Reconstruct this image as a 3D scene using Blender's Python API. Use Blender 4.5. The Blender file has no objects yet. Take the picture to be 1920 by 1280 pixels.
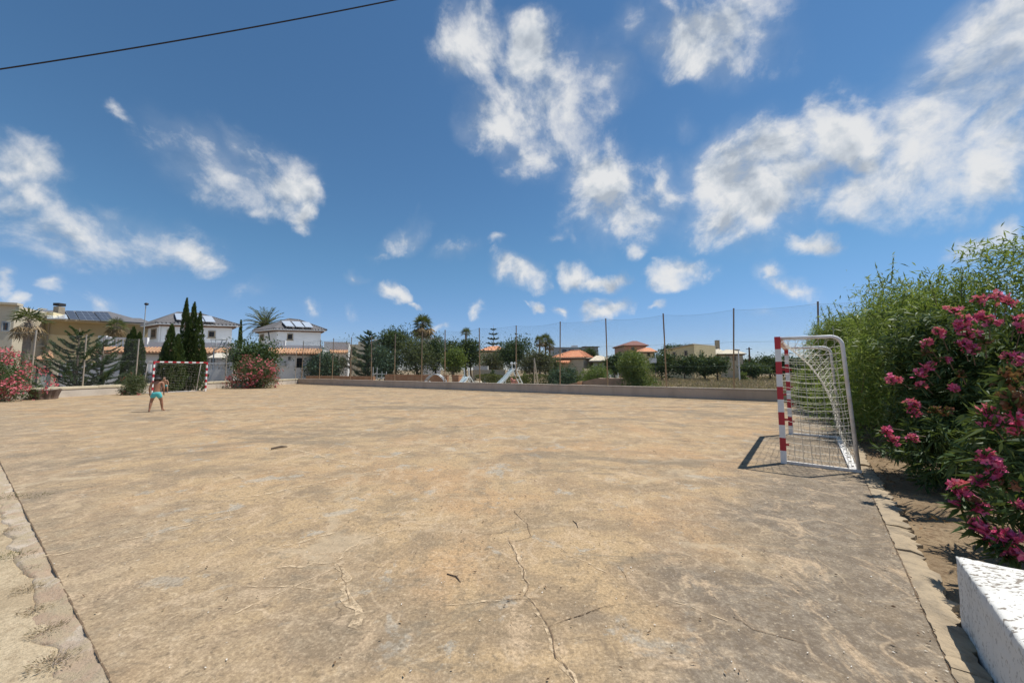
import bpy, bmesh, math, random
import numpy as np
from mathutils import Vector, Matrix
R = math.radians
C = bpy.context.scene.collection
random.seed(7)
rng = np.random.default_rng(11)

# ------------------------------------------------------------------ camera
F = 700.0                      # focal length in pixels of a 1920 px wide picture
CAMH = 1.5
TILT = math.atan(53 / F)
cam = bpy.data.cameras.new('camera'); cam_o = bpy.data.objects.new('camera', cam); C.objects.link(cam_o)
cam.sensor_width = 36; cam.lens = F / 1920 * 36; cam.clip_start = 0.05; cam.clip_end = 3000
cam_o.location = (0, 0, CAMH); cam_o.rotation_euler = (math.pi / 2 + TILT, 0, 0)
bpy.context.scene.camera = cam_o

# measuring: sight lines of the survey photograph -> points on the ground / at a known distance
def ray(px, py):
    cx, cy = (px - 960) / F, (640 - py) / F
    st, ct = math.sin(TILT), math.cos(TILT)
    return Vector((cx, ct - st * cy, st + ct * cy))
def W(px, py, Y):
    d = ray(px, py); return Vector((0, 0, CAMH)) + d * (Y / d.y)
def G(px, py, z=0.0):
    d = ray(px, py); return Vector((0, 0, CAMH)) + d * ((z - CAMH) / d.z)
def P2(px, Y):
    p = W(px, 693, Y); return Vector((p.x, p.y))
def zat(py, Y): return W(960, py, Y).z
def hit(px, py, A, B):
    """sight line against the upright plane through A, B -> (metres along, height)"""
    d = ray(px, py); a = Vector((B[0] - A[0], B[1] - A[1])); L = a.length; a /= L
    n = Vector((a.y, -a.x)); s = (A[0] * n.x + A[1] * n.y) / (d.x * n.x + d.y * n.y)
    p = Vector((0, 0, CAMH)) + d * s
    return (p.x - A[0]) * a.x + (p.y - A[1]) * a.y, p.z
def plane_hit(px, py, p0, n):
    d = ray(px, py); o = Vector((0, 0, CAMH)); return o + d * ((p0 - o).dot(n) / d.dot(n))

# ------------------------------------------------------------------ node helpers
def nd(nt, typ, ins=None, **attrs):
    n = nt.nodes.new(typ)
    for k, v in attrs.items(): setattr(n, k, v)
    for k, v in (ins or {}).items():
        s = n.inputs[k]
        if isinstance(v, bpy.types.NodeSocket): nt.links.new(v, s)
        else: s.default_value = v
    return n
def c4(c): return (c[0], c[1], c[2], 1.0)
def ramp(nt, fac, stops, interp='LINEAR'):
    n = nt.nodes.new('ShaderNodeValToRGB'); e = n.color_ramp.elements; n.color_ramp.interpolation = interp
    while len(e) < len(stops): e.new(0.5)
    for el, (p, c) in zip(e, stops):
        el.position = p; el.color = c4(c) if not isinstance(c, (int, float)) else (c, c, c, 1)
    nt.links.new(fac, n.inputs[0]); return n.outputs[0]
def noise(nt, vec, scale, detail=4, rough=.55, dist=0.0, out='Fac'):
    return nd(nt, 'ShaderNodeTexNoise', {'Vector': vec, 'Scale': scale, 'Detail': detail, 'Roughness': rough, 'Distortion': dist}).outputs[out]
def mixc(nt, fac, a, b, mode='MIX'):
    n = nt.nodes.new('ShaderNodeMix'); n.data_type = 'RGBA'; n.blend_type = mode
    for s, v in ((n.inputs[0], fac), (n.inputs[6], a), (n.inputs[7], b)):
        if isinstance(v, bpy.types.NodeSocket): nt.links.new(v, s)
        else: s.default_value = c4(v) if isinstance(v, tuple) else v
    return n.outputs[2]
def math_(nt, op, a, b=0.0, clamp=False):
    n = nt.nodes.new('ShaderNodeMath'); n.operation = op; n.use_clamp = clamp
    for s, v in ((n.inputs[0], a), (n.inputs[1], b)):
        if isinstance(v, bpy.types.NodeSocket): nt.links.new(v, s)
        else: s.default_value = v
    return n.outputs[0]
def maprange(nt, v, a, b, c=0.0, d=1.0, smooth=True):
    n = nd(nt, 'ShaderNodeMapRange', {'Value': v, 'From Min': a, 'From Max': b, 'To Min': c, 'To Max': d})
    n.interpolation_type = 'SMOOTHSTEP' if smooth else 'LINEAR'; return n.outputs[0]
def base_mat(name):
    m = bpy.data.materials.new(name); m.use_nodes = True; nt = m.node_tree; nt.nodes.clear()
    out = nt.nodes.new('ShaderNodeOutputMaterial'); b = nt.nodes.new('ShaderNodeBsdfPrincipled')
    nt.links.new(b.outputs[0], out.inputs[0]); b.inputs['Roughness'].default_value = .8
    return m, nt, b, out
def bump(nt, b, h, strength=.3, dist=.02):
    n = nd(nt, 'ShaderNodeBump', {'Height': h, 'Strength': strength, 'Distance': dist}); nt.links.new(n.outputs[0], b.inputs['Normal'])
def coord(nt): return nt.nodes.new('ShaderNodeTexCoord').outputs['Object']
def worn(name, col, col2=None, scale=3.0, rough=.8, fine=40.0, amt=.5, bmp=.2, metal=0.0, streak=False):
    """painted / rendered surface with blotches, fine grain and a small bump"""
    m, nt, b, out = base_mat(name); co = coord(nt)
    if streak: co = nd(nt, 'ShaderNodeMapping', {'Vector': co, 'Scale': (1, 1, .25)}).outputs[0]
    col2 = col2 or tuple(c * .72 for c in col)
    n1 = noise(nt, co, scale, 6, .6); n2 = noise(nt, co, fine, 4, .6)
    f = maprange(nt, n1, .42, .68); f = math_(nt, 'MULTIPLY', f, amt)
    c = mixc(nt, f, col, col2)
    c = mixc(nt, maprange(nt, n2, .3, .7, 0, .22), c, tuple(x * .75 for x in col), 'MIX')
    nt.links.new(c, b.inputs['Base Color']); b.inputs['Roughness'].default_value = rough; b.inputs['Metallic'].default_value = metal
    bump(nt, b, n2, bmp, .01); return m
def leaf_mat(name, stops, trans=.3, rough=.45, spec=.4):
    """each leaf its own shade"""
    m, nt, b, out = base_mat(name)
    g = nt.nodes.new('ShaderNodeNewGeometry')
    c = ramp(nt, g.outputs['Random Per Island'], [(i / (len(stops) - 1), s) for i, s in enumerate(stops)])
    nt.links.new(c, b.inputs['Base Color']); b.inputs['Roughness'].default_value = rough
    b.inputs['Specular IOR Level'].default_value = spec
    t = nt.nodes.new('ShaderNodeBsdfTranslucent')
    tc = mixc(nt, .5, c, (.25, .3, .04)); nt.links.new(tc, t.inputs[0])
    mx = nd(nt, 'ShaderNodeMixShader', {0: trans, 1: b.outputs[0], 2: t.outputs[0]}); nt.links.new(mx.outputs[0], out.inputs[0])
    return m
def plain(name, col, rough=.5, metal=0.0, spec=.5):
    m, nt, b, out = base_mat(name); co = coord(nt)
    n = noise(nt, co, 25, 4, .6)
    nt.links.new(mixc(nt, maprange(nt, n, .35, .7, 0, .35), col, tuple(c * .7 for c in col)), b.inputs['Base Color'])
    b.inputs['Roughness'].default_value = rough; b.inputs['Metallic'].default_value = metal
    b.inputs['Specular IOR Level'].default_value = spec
    return m

# ------------------------------------------------------------------ objects
def tag(o, label=None, cat=None, group=None, kind=None):
    if label: o['label'] = label
    if cat: o['category'] = cat
    if group: o['group'] = group
    if kind: o['kind'] = kind
    return o
def empty(name, loc, label, cat, group=None, rz=0):
    o = bpy.data.objects.new(name, None); C.objects.link(o); o.location = loc; o.rotation_euler = (0, 0, rz)
    o.empty_display_size = .2
    return tag(o, label, cat, group)
def link(name, me, parent=None):
    o = bpy.data.objects.new(name, me); C.objects.link(o)
    if parent is not None:
        o.parent = parent
    return o
class MB:
    """collects shapes in world coordinates and links them as one mesh object (local to its parent's base)"""
    def __init__(s): s.v = []; s.f = []; s.m = []
    def add(s, vs, fs, mi=0):
        k = len(s.v); s.v += [tuple(v) for v in vs]; s.f += [tuple(i + k for i in f) for f in fs]; s.m += [mi] * len(fs)
    def box(s, c, size, rz=0, mi=0, M=None):
        x, y, z = size[0] / 2, size[1] / 2, size[2] / 2
        vs = [Vector((a * x, b * y, d * z)) for d in (-1, 1) for a, b in ((-1, -1), (1, -1), (1, 1), (-1, 1))]
        rot = M if M is not None else Matrix.Rotation(rz, 3, 'Z')
        vs = [rot @ v + Vector(c) for v in vs]
        s.add(vs, [(3, 2, 1, 0), (4, 5, 6, 7), (0, 1, 5, 4), (1, 2, 6, 5), (2, 3, 7, 6), (3, 0, 4, 7)], mi)
    def wbox(s, A, B, t0, t1, z0, z1, o0, o1, mi=0):
        """box on the wall A->B: t along, o outwards (to the right-hand side seen from above is negative; outwards = toward the viewer)"""
        A = Vector((A[0], A[1])); B = Vector((B[0], B[1])); a = (B - A).normalized(); n = Vector((a.y, -a.x))
        if n.dot(-A) < 0: n = -n
        P = lambda t, o, z: (A.x + a.x * t + n.x * o, A.y + a.y * t + n.y * o, z)
        vs = [P(t0, o0, z0), P(t1, o0, z0), P(t1, o1, z0), P(t0, o1, z0), P(t0, o0, z1), P(t1, o0, z1), P(t1, o1, z1), P(t0, o1, z1)]
        s.add(vs, [(3, 2, 1, 0), (4, 5, 6, 7), (0, 1, 5, 4), (1, 2, 6, 5), (2, 3, 7, 6), (3, 0, 4, 7)], mi)
    def prism(s, poly, z0, z1, mi=0):
        n = len(poly); vs = [(p[0], p[1], z0) for p in poly] + [(p[0], p[1], z1) for p in poly]
        fs = [tuple(range(n - 1, -1, -1)), tuple(range(n, 2 * n))] + [(i, (i + 1) % n, n + (i + 1) % n, n + i) for i in range(n)]
        s.add(vs, fs, mi)
    def slab(s, pts, th, mi=0):
        """a plate over the corner points, th thick along its normal"""
        pts = [Vector(p) for p in pts]; n = (pts[1] - pts[0]).cross(pts[-1] - pts[0]).normalized(); k = len(pts)
        vs = pts + [p + n * th for p in pts]
        s.add(vs, [tuple(range(k - 1, -1, -1)), tuple(range(k, 2 * k))] + [(i, (i + 1) % k, k + (i + 1) % k, k + i) for i in range(k)], mi)
    def tube(s, pts, rad, n=6, mi=0, cap=True):
        pts = [Vector(p) for p in pts]; m = len(pts)
        if isinstance(rad, (int, float)): rad = [rad] * m
        vs = []; up = Vector((0, 0, 1))
        for i, p in enumerate(pts):
            t = (pts[min(i + 1, m - 1)] - pts[max(i - 1, 0)])
            t = t.normalized() if t.length > 1e-9 else Vector((0, 0, 1))
            ref = up if abs(t.z) < .95 else Vector((1, 0, 0))
            a = t.cross(ref).normalized(); b = t.cross(a).normalized()
            for k in range(n):
                an = 2 * math.pi * k / n; vs.append(p + (a * math.cos(an) + b * math.sin(an)) * rad[i])
        fs = [(i * n + k, i * n + (k + 1) % n, (i + 1) * n + (k + 1) % n, (i + 1) * n + k) for i in range(m - 1) for k in range(n)]
        if cap: fs += [tuple(range(n - 1, -1, -1)), tuple((m - 1) * n + k for k in range(n))]
        s.add(vs, fs, mi)
    def lathe(s, c, prof, n=10, mi=0):
        vs = [(c[0] + r * math.cos(2 * math.pi * k / n), c[1] + r * math.sin(2 * math.pi * k / n), c[2] + z) for r, z in prof for k in range(n)]
        m = len(prof)
        fs = [(i * n + k, i * n + (k + 1) % n, (i + 1) * n + (k + 1) % n, (i + 1) * n + k) for i in range(m - 1) for k in range(n)]
        fs += [tuple(range(n - 1, -1, -1)), tuple((m - 1) * n + k for k in range(n))]
        s.add(vs, fs, mi)
    def ball(s, c, r, mi=0, nu=10, nv=7):
        if isinstance(r, (int, float)): r = (r, r, r)
        vs = []; fs = []
        for i in range(nv + 1):
            th = math.pi * i / nv
            for k in range(nu):
                ph = 2 * math.pi * k / nu
                vs.append((c[0] + r[0] * math.sin(th) * math.cos(ph), c[1] + r[1] * math.sin(th) * math.sin(ph), c[2] - r[2] * math.cos(th)))
        for i in range(nv):
            for k in range(nu): fs.append((i * nu + k, i * nu + (k + 1) % nu, (i + 1) * nu + (k + 1) % nu, (i + 1) * nu + k))
        s.add(vs, fs, mi)
    def build(s, name, mats, parent=None, smooth=False, bev=0.0, sub=0):
        if not isinstance(mats, (list, tuple)): mats = [mats]
        v = np.array(s.v, dtype=np.float64)
        if parent is not None:
            bpy.context.view_layer.update() if False else None
            q = parent; M = Matrix.Identity(4)
            while q is not None:
                M = (Matrix.Translation(q.location) @ q.rotation_euler.to_matrix().to_4x4()) @ M; q = q.parent
            Mi = np.array(M.inverted()); v = v @ Mi[:3, :3].T + Mi[:3, 3]
        me = bpy.data.meshes.new(name); me.from_pydata(v.tolist(), [], s.f)
        for m in mats: me.materials.append(m)
        me.polygons.foreach_set('material_index', s.m)
        if smooth: me.polygons.foreach_set('use_smooth', [True] * len(me.polygons))
        o = link(name, me, parent)
        if bev:
            b = o.modifiers.new('bevel', 'BEVEL'); b.width = bev; b.segments = 2; b.limit_method = 'ANGLE'
        if sub:
            b = o.modifiers.new('sub', 'SUBSURF'); b.levels = sub; b.render_levels = sub
        return o
def unit(a):
    return a / np.maximum(np.linalg.norm(a, axis=-1, keepdims=True), 1e-9)
def leaf_mesh(name, cen, dirs, L, Wd, mat, parent=None, fold=.12, origin=None, nrm=None, droop=.0, mats=None, midx=None):
    """many small leaf blades (four corners each) as one mesh"""
    n = len(cen); d = unit(dirs)
    if nrm is None: nrm = rng.normal(size=(n, 3)) + np.array([0, 0, .8])
    side = unit(np.cross(d, nrm)); up = np.cross(side, d)
    L = np.broadcast_to(np.asarray(L, float), (n,))[:, None]; Wd = np.broadcast_to(np.asarray(Wd, float), (n,))[:, None]
    v = np.empty((n, 4, 3)); base = cen - d * L * .5
    v[:, 0] = base; v[:, 2] = cen + d * L * .5 - np.array([0, 0, 1]) * droop * L
    mid = cen - d * L * .04 + up * fold * Wd
    v[:, 1] = mid + side * Wd * .5; v[:, 3] = mid - side * Wd * .5
    v = v.reshape(-1, 3)
    if parent is not None: v = v - np.array(parent.location if parent.parent is None else parent.parent.location)
    me = bpy.data.meshes.new(name)
    me.vertices.add(4 * n); me.vertices.foreach_set('co', v.astype(np.float32).ravel())
    me.loops.add(4 * n); me.loops.foreach_set('vertex_index', np.arange(4 * n, dtype=np.int32))
    me.polygons.add(n); me.polygons.foreach_set('loop_start', np.arange(0, 4 * n, 4, dtype=np.int32))
    me.polygons.foreach_set('loop_total', np.full(n, 4, dtype=np.int32))
    for m in (mats or [mat]): me.materials.append(m)
    if midx is not None: me.polygons.foreach_set('material_index', midx.astype(np.int32))
    me.update(calc_edges=True)
    return link(name, me, parent)
# ------------------------------------------------------------------ light and sky
SUN = Vector((.90, .32, 2.05)).normalized()
el = math.asin(SUN.z); az = math.atan2(SUN.x, SUN.y)
sl = bpy.data.lights.new('sun', 'SUN'); sl.energy = 4.2; sl.angle = R(.5); sl.color = (1, .96, .89)
so = bpy.data.objects.new('sun', sl); C.objects.link(so); so.location = (20, 8, 40)
so.rotation_euler = SUN.to_track_quat('Z', 'Y').to_euler()
sc = bpy.context.scene
sc.view_settings.view_transform = 'Standard'; sc.view_settings.look = 'None'; sc.view_settings.gamma = 1; sc.view_settings.exposure = 0.32
sc.cycles.max_bounces = 6; sc.cycles.diffuse_bounces = 3; sc.cycles.transparent_max_bounces = 8
sc.cycles.use_denoising = True

wd = bpy.data.worlds.new('World'); sc.world = wd; wd.use_nodes = True; nt = wd.node_tree; nt.nodes.clear()
sky = nt.nodes.new('ShaderNodeTexSky'); sky.sky_type = 'NISHITA'; sky.sun_disc = False
sky.sun_elevation = el; sky.sun_rotation = az; sky.air_density = 1.0; sky.dust_density = 0.0; sky.ozone_density = 1.0; sky.altitude = 0
co = nt.nodes.new('ShaderNodeTexCoord').outputs['Generated']
# ragged edges: the direction is pushed about by two sizes of noise before the cloud bodies are looked up
def warp(v, s, amp, det):
    n = noise(nt, v, s, det, .6, out='Color')
    a = nd(nt, 'ShaderNodeVectorMath', {0: n, 1: (.5, .5, .5)}, operation='SUBTRACT').outputs[0]
    b = nd(nt, 'ShaderNodeVectorMath', {0: a}, operation='SCALE'); b.inputs['Scale'].default_value = amp
    return nd(nt, 'ShaderNodeVectorMath', {0: v, 1: b.outputs[0]}, operation='ADD').outputs[0]
cw = warp(warp(co, 4.0, .16, 3), 14.0, .07, 5)
BLOBS = [  # cx, cy, rx, ry, turn, weight
 (430,325,170,85,22,.56),(150,440,180,80,18,.60),(40,300,90,70,0,.5),(1790,90,120,120,0,.95),(1860,215,110,90,0,.95),(1720,180,60,90,20,.8),(1020,200,150,160,0,.56),(1400,360,250,130,-10,.66),(1740,270,240,150,0,.72),(1150,370,120,110,0,.66),(1360,70,170,100,0,.56),(1130,140,90,120,15,.5),(1600,360,160,70,-10,.6),(500,330,90,90,-20,.5),(470,300,70,60,0,.5),(1420,385,110,75,0,.95),(1480,330,110,70,-10,.8),(310,475,150,55,0,.48),(880,90,80,110,0,.4),
 (875,75,52,95,0,.74),(905,120,36,40,0,.5),(985,105,48,80,0,.85),(960,230,90,90,0,.85),(1000,290,75,60,0,.72),(1060,190,70,90,15,.7),(1130,130,65,80,15,.62),(1190,30,60,60,0,.5),
 (1320,60,140,95,0,1.15),(1300,110,85,50,0,.9),(1430,55,75,45,-15,.6),(1255,20,50,50,0,.5),
 (1130,340,86,82,0,1.08),(1165,400,100,62,10,1.0),(1250,370,60,70,0,.7),(1245,345,38,62,0,.75),(1370,320,95,85,0,1.0),(1450,290,90,60,-10,.85),(1350,420,95,62,10,.8),(1565,255,95,100,-30,1.0),(1600,310,110,45,0,.7),(1500,370,95,50,-10,.6),(1640,210,60,60,0,.5),
 (1810,140,165,175,20,1.05),(1890,60,140,140,0,1.05),(1770,230,110,100,0,.85),(1870,290,150,90,0,.88),(1740,300,70,50,0,.5),(1800,450,80,40,-20,.5),(1890,405,70,50,-10,.5),
 (1535,458,48,28,25,.8),(972,516,48,36,15,.95),(1075,512,40,34,0,.75),(1130,520,62,24,0,.85),(1280,518,62,40,0,.8),(1450,515,50,40,20,.85),(1490,550,60,24,15,.75),(1135,576,55,26,-5,.95),(998,580,18,14,0,.7),(1038,580,18,12,0,.7),
 (540,350,50,62,-20,.85),(562,405,34,40,0,.85),(500,390,45,30,0,.5),(455,265,60,38,30,.56),(385,310,60,40,20,.34),(320,285,40,24,20,.24),(222,216,40,22,20,.4),(400,495,38,40,-20,.74),
 (60,385,80,34,32,.52),(120,430,66,38,32,.52),(208,405,32,48,-10,.56),(200,455,66,40,15,.5),(90,470,95,44,10,.44),(55,285,50,54,0,.44),(20,330,70,36,0,.4),(260,480,50,26,0,.42),(330,500,40,24,0,.34),
 (770,445,62,36,-20,.62),(720,475,30,18,0,.4),(865,478,60,20,0,.42),(940,463,26,18,0,.45),(670,520,30,22,0,.6),(740,548,40,22,15,.66),(775,570,26,12,10,.5),(575,597,22,16,0,.55),(670,586,14,18,0,.48),(890,590,16,22,0,.48),
 (115,545,36,30,0,.5),(190,570,40,24,0,.5),(10,550,28,40,0,.55),(475,552,46,26,0,.34),(1290,235,38,24,0,.34),(1195,470,36,22,0,.42),(1240,580,30,14,0,.42),(1430,605,40,14,0,.42),(1050,450,30,18,0,.25),(830,610,26,12,0,.35),(50,585,40,20,0,.5)]
tot = None
def smax(a, b):
    n = nt.nodes.new('ShaderNodeMath'); n.operation = 'SMOOTH_MAX'; nt.links.new(a, n.inputs[0]); nt.links.new(b, n.inputs[1]); n.inputs[2].default_value = .16
    return n.outputs[0]
def add_blob(c, ex, ey, w):
    global tot
    rx, ry = ex.length, ey.length; x = ex.normalized(); z = c.normalized(); x = (x - z * x.dot(z)).normalized(); y = z.cross(x)
    M = Matrix((x, y, z)).transposed()
    mp = nd(nt, 'ShaderNodeMapping', {'Vector': cw, 'Location': c, 'Rotation': M.to_euler(), 'Scale': (rx * 1.3, ry * 1.3, .8)}, vector_type='TEXTURE')
    g = nd(nt, 'ShaderNodeTexGradient', {'Vector': mp.outputs[0]}, gradient_type='SPHERICAL')
    v = math_(nt, 'MULTIPLY', g.outputs['Fac'], w * 1.5)
    tot = v if tot is None else smax(tot, v)
for cx, cy, rx, ry, tn, w in BLOBS:
    c = ray(cx, cy).normalized(); t = R(tn)
    ex = ray(cx + rx * math.cos(t), cy + rx * math.sin(t)).normalized() - c
    ey = ray(cx - ry * math.sin(t), cy + ry * math.cos(t)).normalized() - c
    add_blob(c, ex, ey, w)
for k in range(6):   # the rest of the sky, behind the camera
    a = R(105 + 30 * k); c = Vector((math.sin(a), math.cos(a), .25 + .5 * random.random())).normalized()
    x = Vector((0, 0, 1)).cross(c).normalized() * random.uniform(.15, .35)
    add_blob(c, x, c.cross(x).normalized() * random.uniform(.1, .2), .9)
cwn = warp(co, 9.0, .035, 4)
n1 = noise(nt, cwn, 6.5, 12, .60, .25); n2 = noise(nt, co, 40.0, 8, .65)
bill = math_(nt, 'ADD', math_(nt, 'MULTIPLY', math_(nt, 'SUBTRACT', n1, .5), 2.6), math_(nt, 'MULTIPLY', math_(nt, 'SUBTRACT', n2, .5), .45))
tt = math_(nt, 'MINIMUM', tot, 1.1)
dens = math_(nt, 'ADD', tt, math_(nt, 'MULTIPLY', bill, maprange(nt, tot, .05, .45)))
alpha = math_(nt, 'MAXIMUM', maprange(nt, dens, .2, 1.15, 0, .97), math_(nt, 'MULTIPLY', maprange(nt, tot, .12, 1.3), math_(nt, 'ADD', math_(nt, 'MULTIPLY', n1, .9), .05)))
# billows: brighter on the side of the sun, greyer on the far side and where the cloud is thick
off = nd(nt, 'ShaderNodeVectorMath', {0: cwn, 1: (SUN.x * .035, SUN.y * .02, SUN.z * .035)}, operation='ADD').outputs[0]
n1b = noise(nt, off, 6.5, 6, .55, .25); n1c = noise(nt, cwn, 6.5, 6, .55, .25)
lit = math_(nt, 'ADD', math_(nt, 'MULTIPLY', math_(nt, 'SUBTRACT', n1c, n1b), 4.2), .60)
lit = math_(nt, 'SUBTRACT', lit, maprange(nt, dens, 1.0, 1.9, 0, .28))
cc = ramp(nt, lit, [(.18, (.52, .58, .66)), (.5, (.74, .79, .85)), (.78, (.96, .97, .98))])
bg_sky = nd(nt, 'ShaderNodeBackground', {'Strength': .079})
skyc = nd(nt, 'ShaderNodeHueSaturation', {'Saturation': 1.02, 'Value': 1.0, 'Color': mixc(nt, 1.0, sky.outputs[0], mixc(nt, maprange(nt, nd(nt, 'ShaderNodeSeparateXYZ', {0: co}).outputs[2], .30, .0), (.66, .93, 1.06), (.66, .76, 1.12)), 'MULTIPLY')})
nt.links.new(skyc.outputs[0], bg_sky.inputs[0])
bg_cl = nd(nt, 'ShaderNodeBackground', {'Color': cc, 'Strength': .66})
mx = nd(nt, 'ShaderNodeMixShader', {0: alpha, 1: bg_sky.outputs[0], 2: bg_cl.outputs[0]})
ow = nt.nodes.new('ShaderNodeOutputWorld'); nt.links.new(mx.outputs[0], ow.inputs[0])
wd.cycles.sampling_method = 'MANUAL'; wd.cycles.sample_map_resolution = 512
# ------------------------------------------------------------------ the ground and the court
def G2(px, py): p = G(px, py); return Vector((p.x, p.y))
def isect(p, d, q, e):
    den = d.x * e.y - d.y * e.x; t = ((q.x - p.x) * e.y - (q.y - p.y) * e.x) / den; return p + d * t
RE0 = G2(1797, 1280); RE1 = G2(1620, 892); RED = (RE1 - RE0).normalized()        # edge under the hedge
NE0 = G2(206, 1276); NE1 = G2(0, 867); NED = (NE1 - NE0).normalized()            # edge on the sandy side
FW0 = G2(558, 719.5); FW1 = G2(1459, 753); FWD = (FW1 - FW0).normalized()        # long wall with the high fence
LW1 = FW0; LW0 = G2(59, 748); LWD = (LW1 - LW0).normalized()                     # end wall behind the far goal
K0 = isect(RE0, RED, NE0, NED); K1 = isect(RE0, RED, FW0, FWD); K3 = isect(LW0, LWD, NE0, NED)
COURT = [K0, K1, FW0, LW0, K3]

def dotv(nt, co, n, c):
    v = nd(nt, 'ShaderNodeVectorMath', {0: co, 1: (n[0], n[1], 0)}, operation='DOT_PRODUCT').outputs['Value']
    return math_(nt, 'SUBTRACT', v, c)
RN = Vector((-RED.y, RED.x)); NN = Vector((-NED.y, NED.x))
if RN.dot(Vector((-10, 15)) - RE0) < 0: RN = -RN
if NN.dot(Vector((-10, 15)) - NE0) < 0: NN = -NN
def court_mat():
    m, nt, b, out = base_mat('weathered_concrete'); co = coord(nt)
    big = noise(nt, co, .34, 6, .62, .6); mid = noise(nt, co, 1.15, 7, .65, .5); fin = noise(nt, co, 6.5, 7, .7, .2); grain = noise(nt, co, 46, 6, .8)
    st = noise(nt, nd(nt, 'ShaderNodeMapping', {'Vector': co, 'Rotation': (0, 0, R(-32)), 'Scale': (.5, 1.0, 1)}).outputs[0], 1.5, 8, .68, .8)
    tan = (.495, .348, .192); dk = (.27, .20, .125); org = (.52, .325, .165); pale = (.64, .55, .42); grey = (.42, .39, .325); dkg = (.165, .135, .104)
    c = mixc(nt, maprange(nt, mid, .45, .56), tan, (.395, .277, .16))
    c = mixc(nt, math_(nt, 'MULTIPLY', maprange(nt, st, .5, .6), .65), c, dk)
    c = mixc(nt, math_(nt, 'MULTIPLY', maprange(nt, noise(nt, nd(nt, 'ShaderNodeMapping', {'Vector': co, 'Location': (7, 3, 0)}).outputs[0], .55, 5, .6, .4), .48, .66), .75), c, org)
    c = mixc(nt, math_(nt, 'MULTIPLY', maprange(nt, noise(nt, nd(nt, 'ShaderNodeMapping', {'Vector': co, 'Location': (3, 17, 0)}).outputs[0], .9, 7, .7, .5), .56, .68), .62), c, (.27, .225, .145))
    # sand worn thin: pale cement patches with crisp edges
    pt = noise(nt, nd(nt, 'ShaderNodeMapping', {'Vector': co, 'Location': (11, 5, 2)}).outputs[0], 1.9, 8, .68, .35)
    c = mixc(nt, math_(nt, 'MULTIPLY', maprange(nt, pt, .585, .635), .75), c, grey)
    c = mixc(nt, math_(nt, 'MULTIPLY', maprange(nt, fin, .6, .72), .6), c, pale)
    c = mixc(nt, math_(nt, 'MULTIPLY', maprange(nt, fin, .42, .3), .45), c, dk)
    # grey, mossy strips along the two edges where no sand lies
    dr = math_(nt, 'ADD', dotv(nt, co, RN, RN.dot(RE0)), math_(nt, 'MULTIPLY', math_(nt, 'SUBTRACT', mid, .5), -2.6))
    dn = math_(nt, 'ADD', dotv(nt, co, NN, NN.dot(NE0)), math_(nt, 'MULTIPLY', math_(nt, 'SUBTRACT', mid, .5), -3.2))
    gr = mixc(nt, maprange(nt, fin, .42, .6), dkg, (.27, .225, .17))
    c = mixc(nt, math_(nt, 'MULTIPLY', maprange(nt, dr, 1.9, .7), .95), c, gr)
    gn = mixc(nt, maprange(nt, fin, .4, .62), (.265, .205, .145), (.40, .32, .22))
    c = mixc(nt, math_(nt, 'MULTIPLY', maprange(nt, dn, 1.6, .2), .5), c, gn)
    # blotches of every size: sand film rubbed through to cement and back
    b1 = noise(nt, nd(nt, 'ShaderNodeMapping', {'Vector': co, 'Rotation': (0, 0, R(-20)), 'Scale': (1, .6, 1)}).outputs[0], 2.6, 12, .78, .6)
    c = mixc(nt, maprange(nt, b1, .49, .38, 0, .6), c, (.255, .19, .122)); c = mixc(nt, maprange(nt, b1, .53, .63, 0, .7), c, (.60, .44, .28))
    b2_ = noise(nt, co, 17, 8, .75)
    c = mixc(nt, maprange(nt, b2_, .47, .37, 0, .7), c, (.17, .13, .085)); c = mixc(nt, maprange(nt, b2_, .56, .68, 0, .6), c, (.68, .54, .36))
    b3 = noise(nt, nd(nt, 'ShaderNodeMapping', {'Vector': co, 'Location': (31, 9, 4), 'Rotation': (0, 0, R(35)), 'Scale': (.45, 1, 1)}).outputs[0], 2.0, 10, .72, 1.2)
    c = mixc(nt, maprange(nt, b3, .56, .66, 0, .45), c, (.62, .465, .29)); c = mixc(nt, maprange(nt, b3, .43, .35, 0, .55), c, (.21, .175, .125))
    # big dull stains, and old hairlines silted up with pale sand
    sn = noise(nt, nd(nt, 'ShaderNodeMapping', {'Vector': co, 'Location': (5, 21, 0), 'Rotation': (0, 0, R(-32)), 'Scale': (.55, 1, 1)}).outputs[0], .42, 10, .7, .8)
    c = mixc(nt, maprange(nt, sn, .535, .62, 0, .68), c, (.215, .172, .12))
    for sc_, sd_, wd_ in ((.55, 2, .010), (1.1, 9, .012), (.8, 14, .008)):
        r_ = math_(nt, 'ABSOLUTE', math_(nt, 'SUBTRACT', noise(nt, nd(nt, 'ShaderNodeMapping', {'Vector': co, 'Location': (sd_, sd_ * 2, 0)}).outputs[0], sc_, 3, .5, .3), .5))
        c = mixc(nt, math_(nt, 'MULTIPLY', maprange(nt, r_, wd_, .001), maprange(nt, noise(nt, co, 1.9 + sc_, 4, .6), .46, .6, 0, .5)), c, (.58, .44, .29))
    # pale chips and dark specks
    vo = nd(nt, 'ShaderNodeTexVoronoi', {'Vector': co, 'Scale': 11.0}).outputs
    sz = maprange(nt, noise(nt, co, 2.2, 3), .55, .72, .0, .16)
    c = mixc(nt, math_(nt, 'MULTIPLY', math_(nt, 'LESS_THAN', vo['Distance'], sz), .55), c, (.52, .46, .37))
    c = mixc(nt, maprange(nt, grain, .36, .62, .55, 0), c, (.13, .095, .06))
    c = mixc(nt, maprange(nt, grain, .54, .70, 0, .5), c, (.62, .50, .35))
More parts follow.
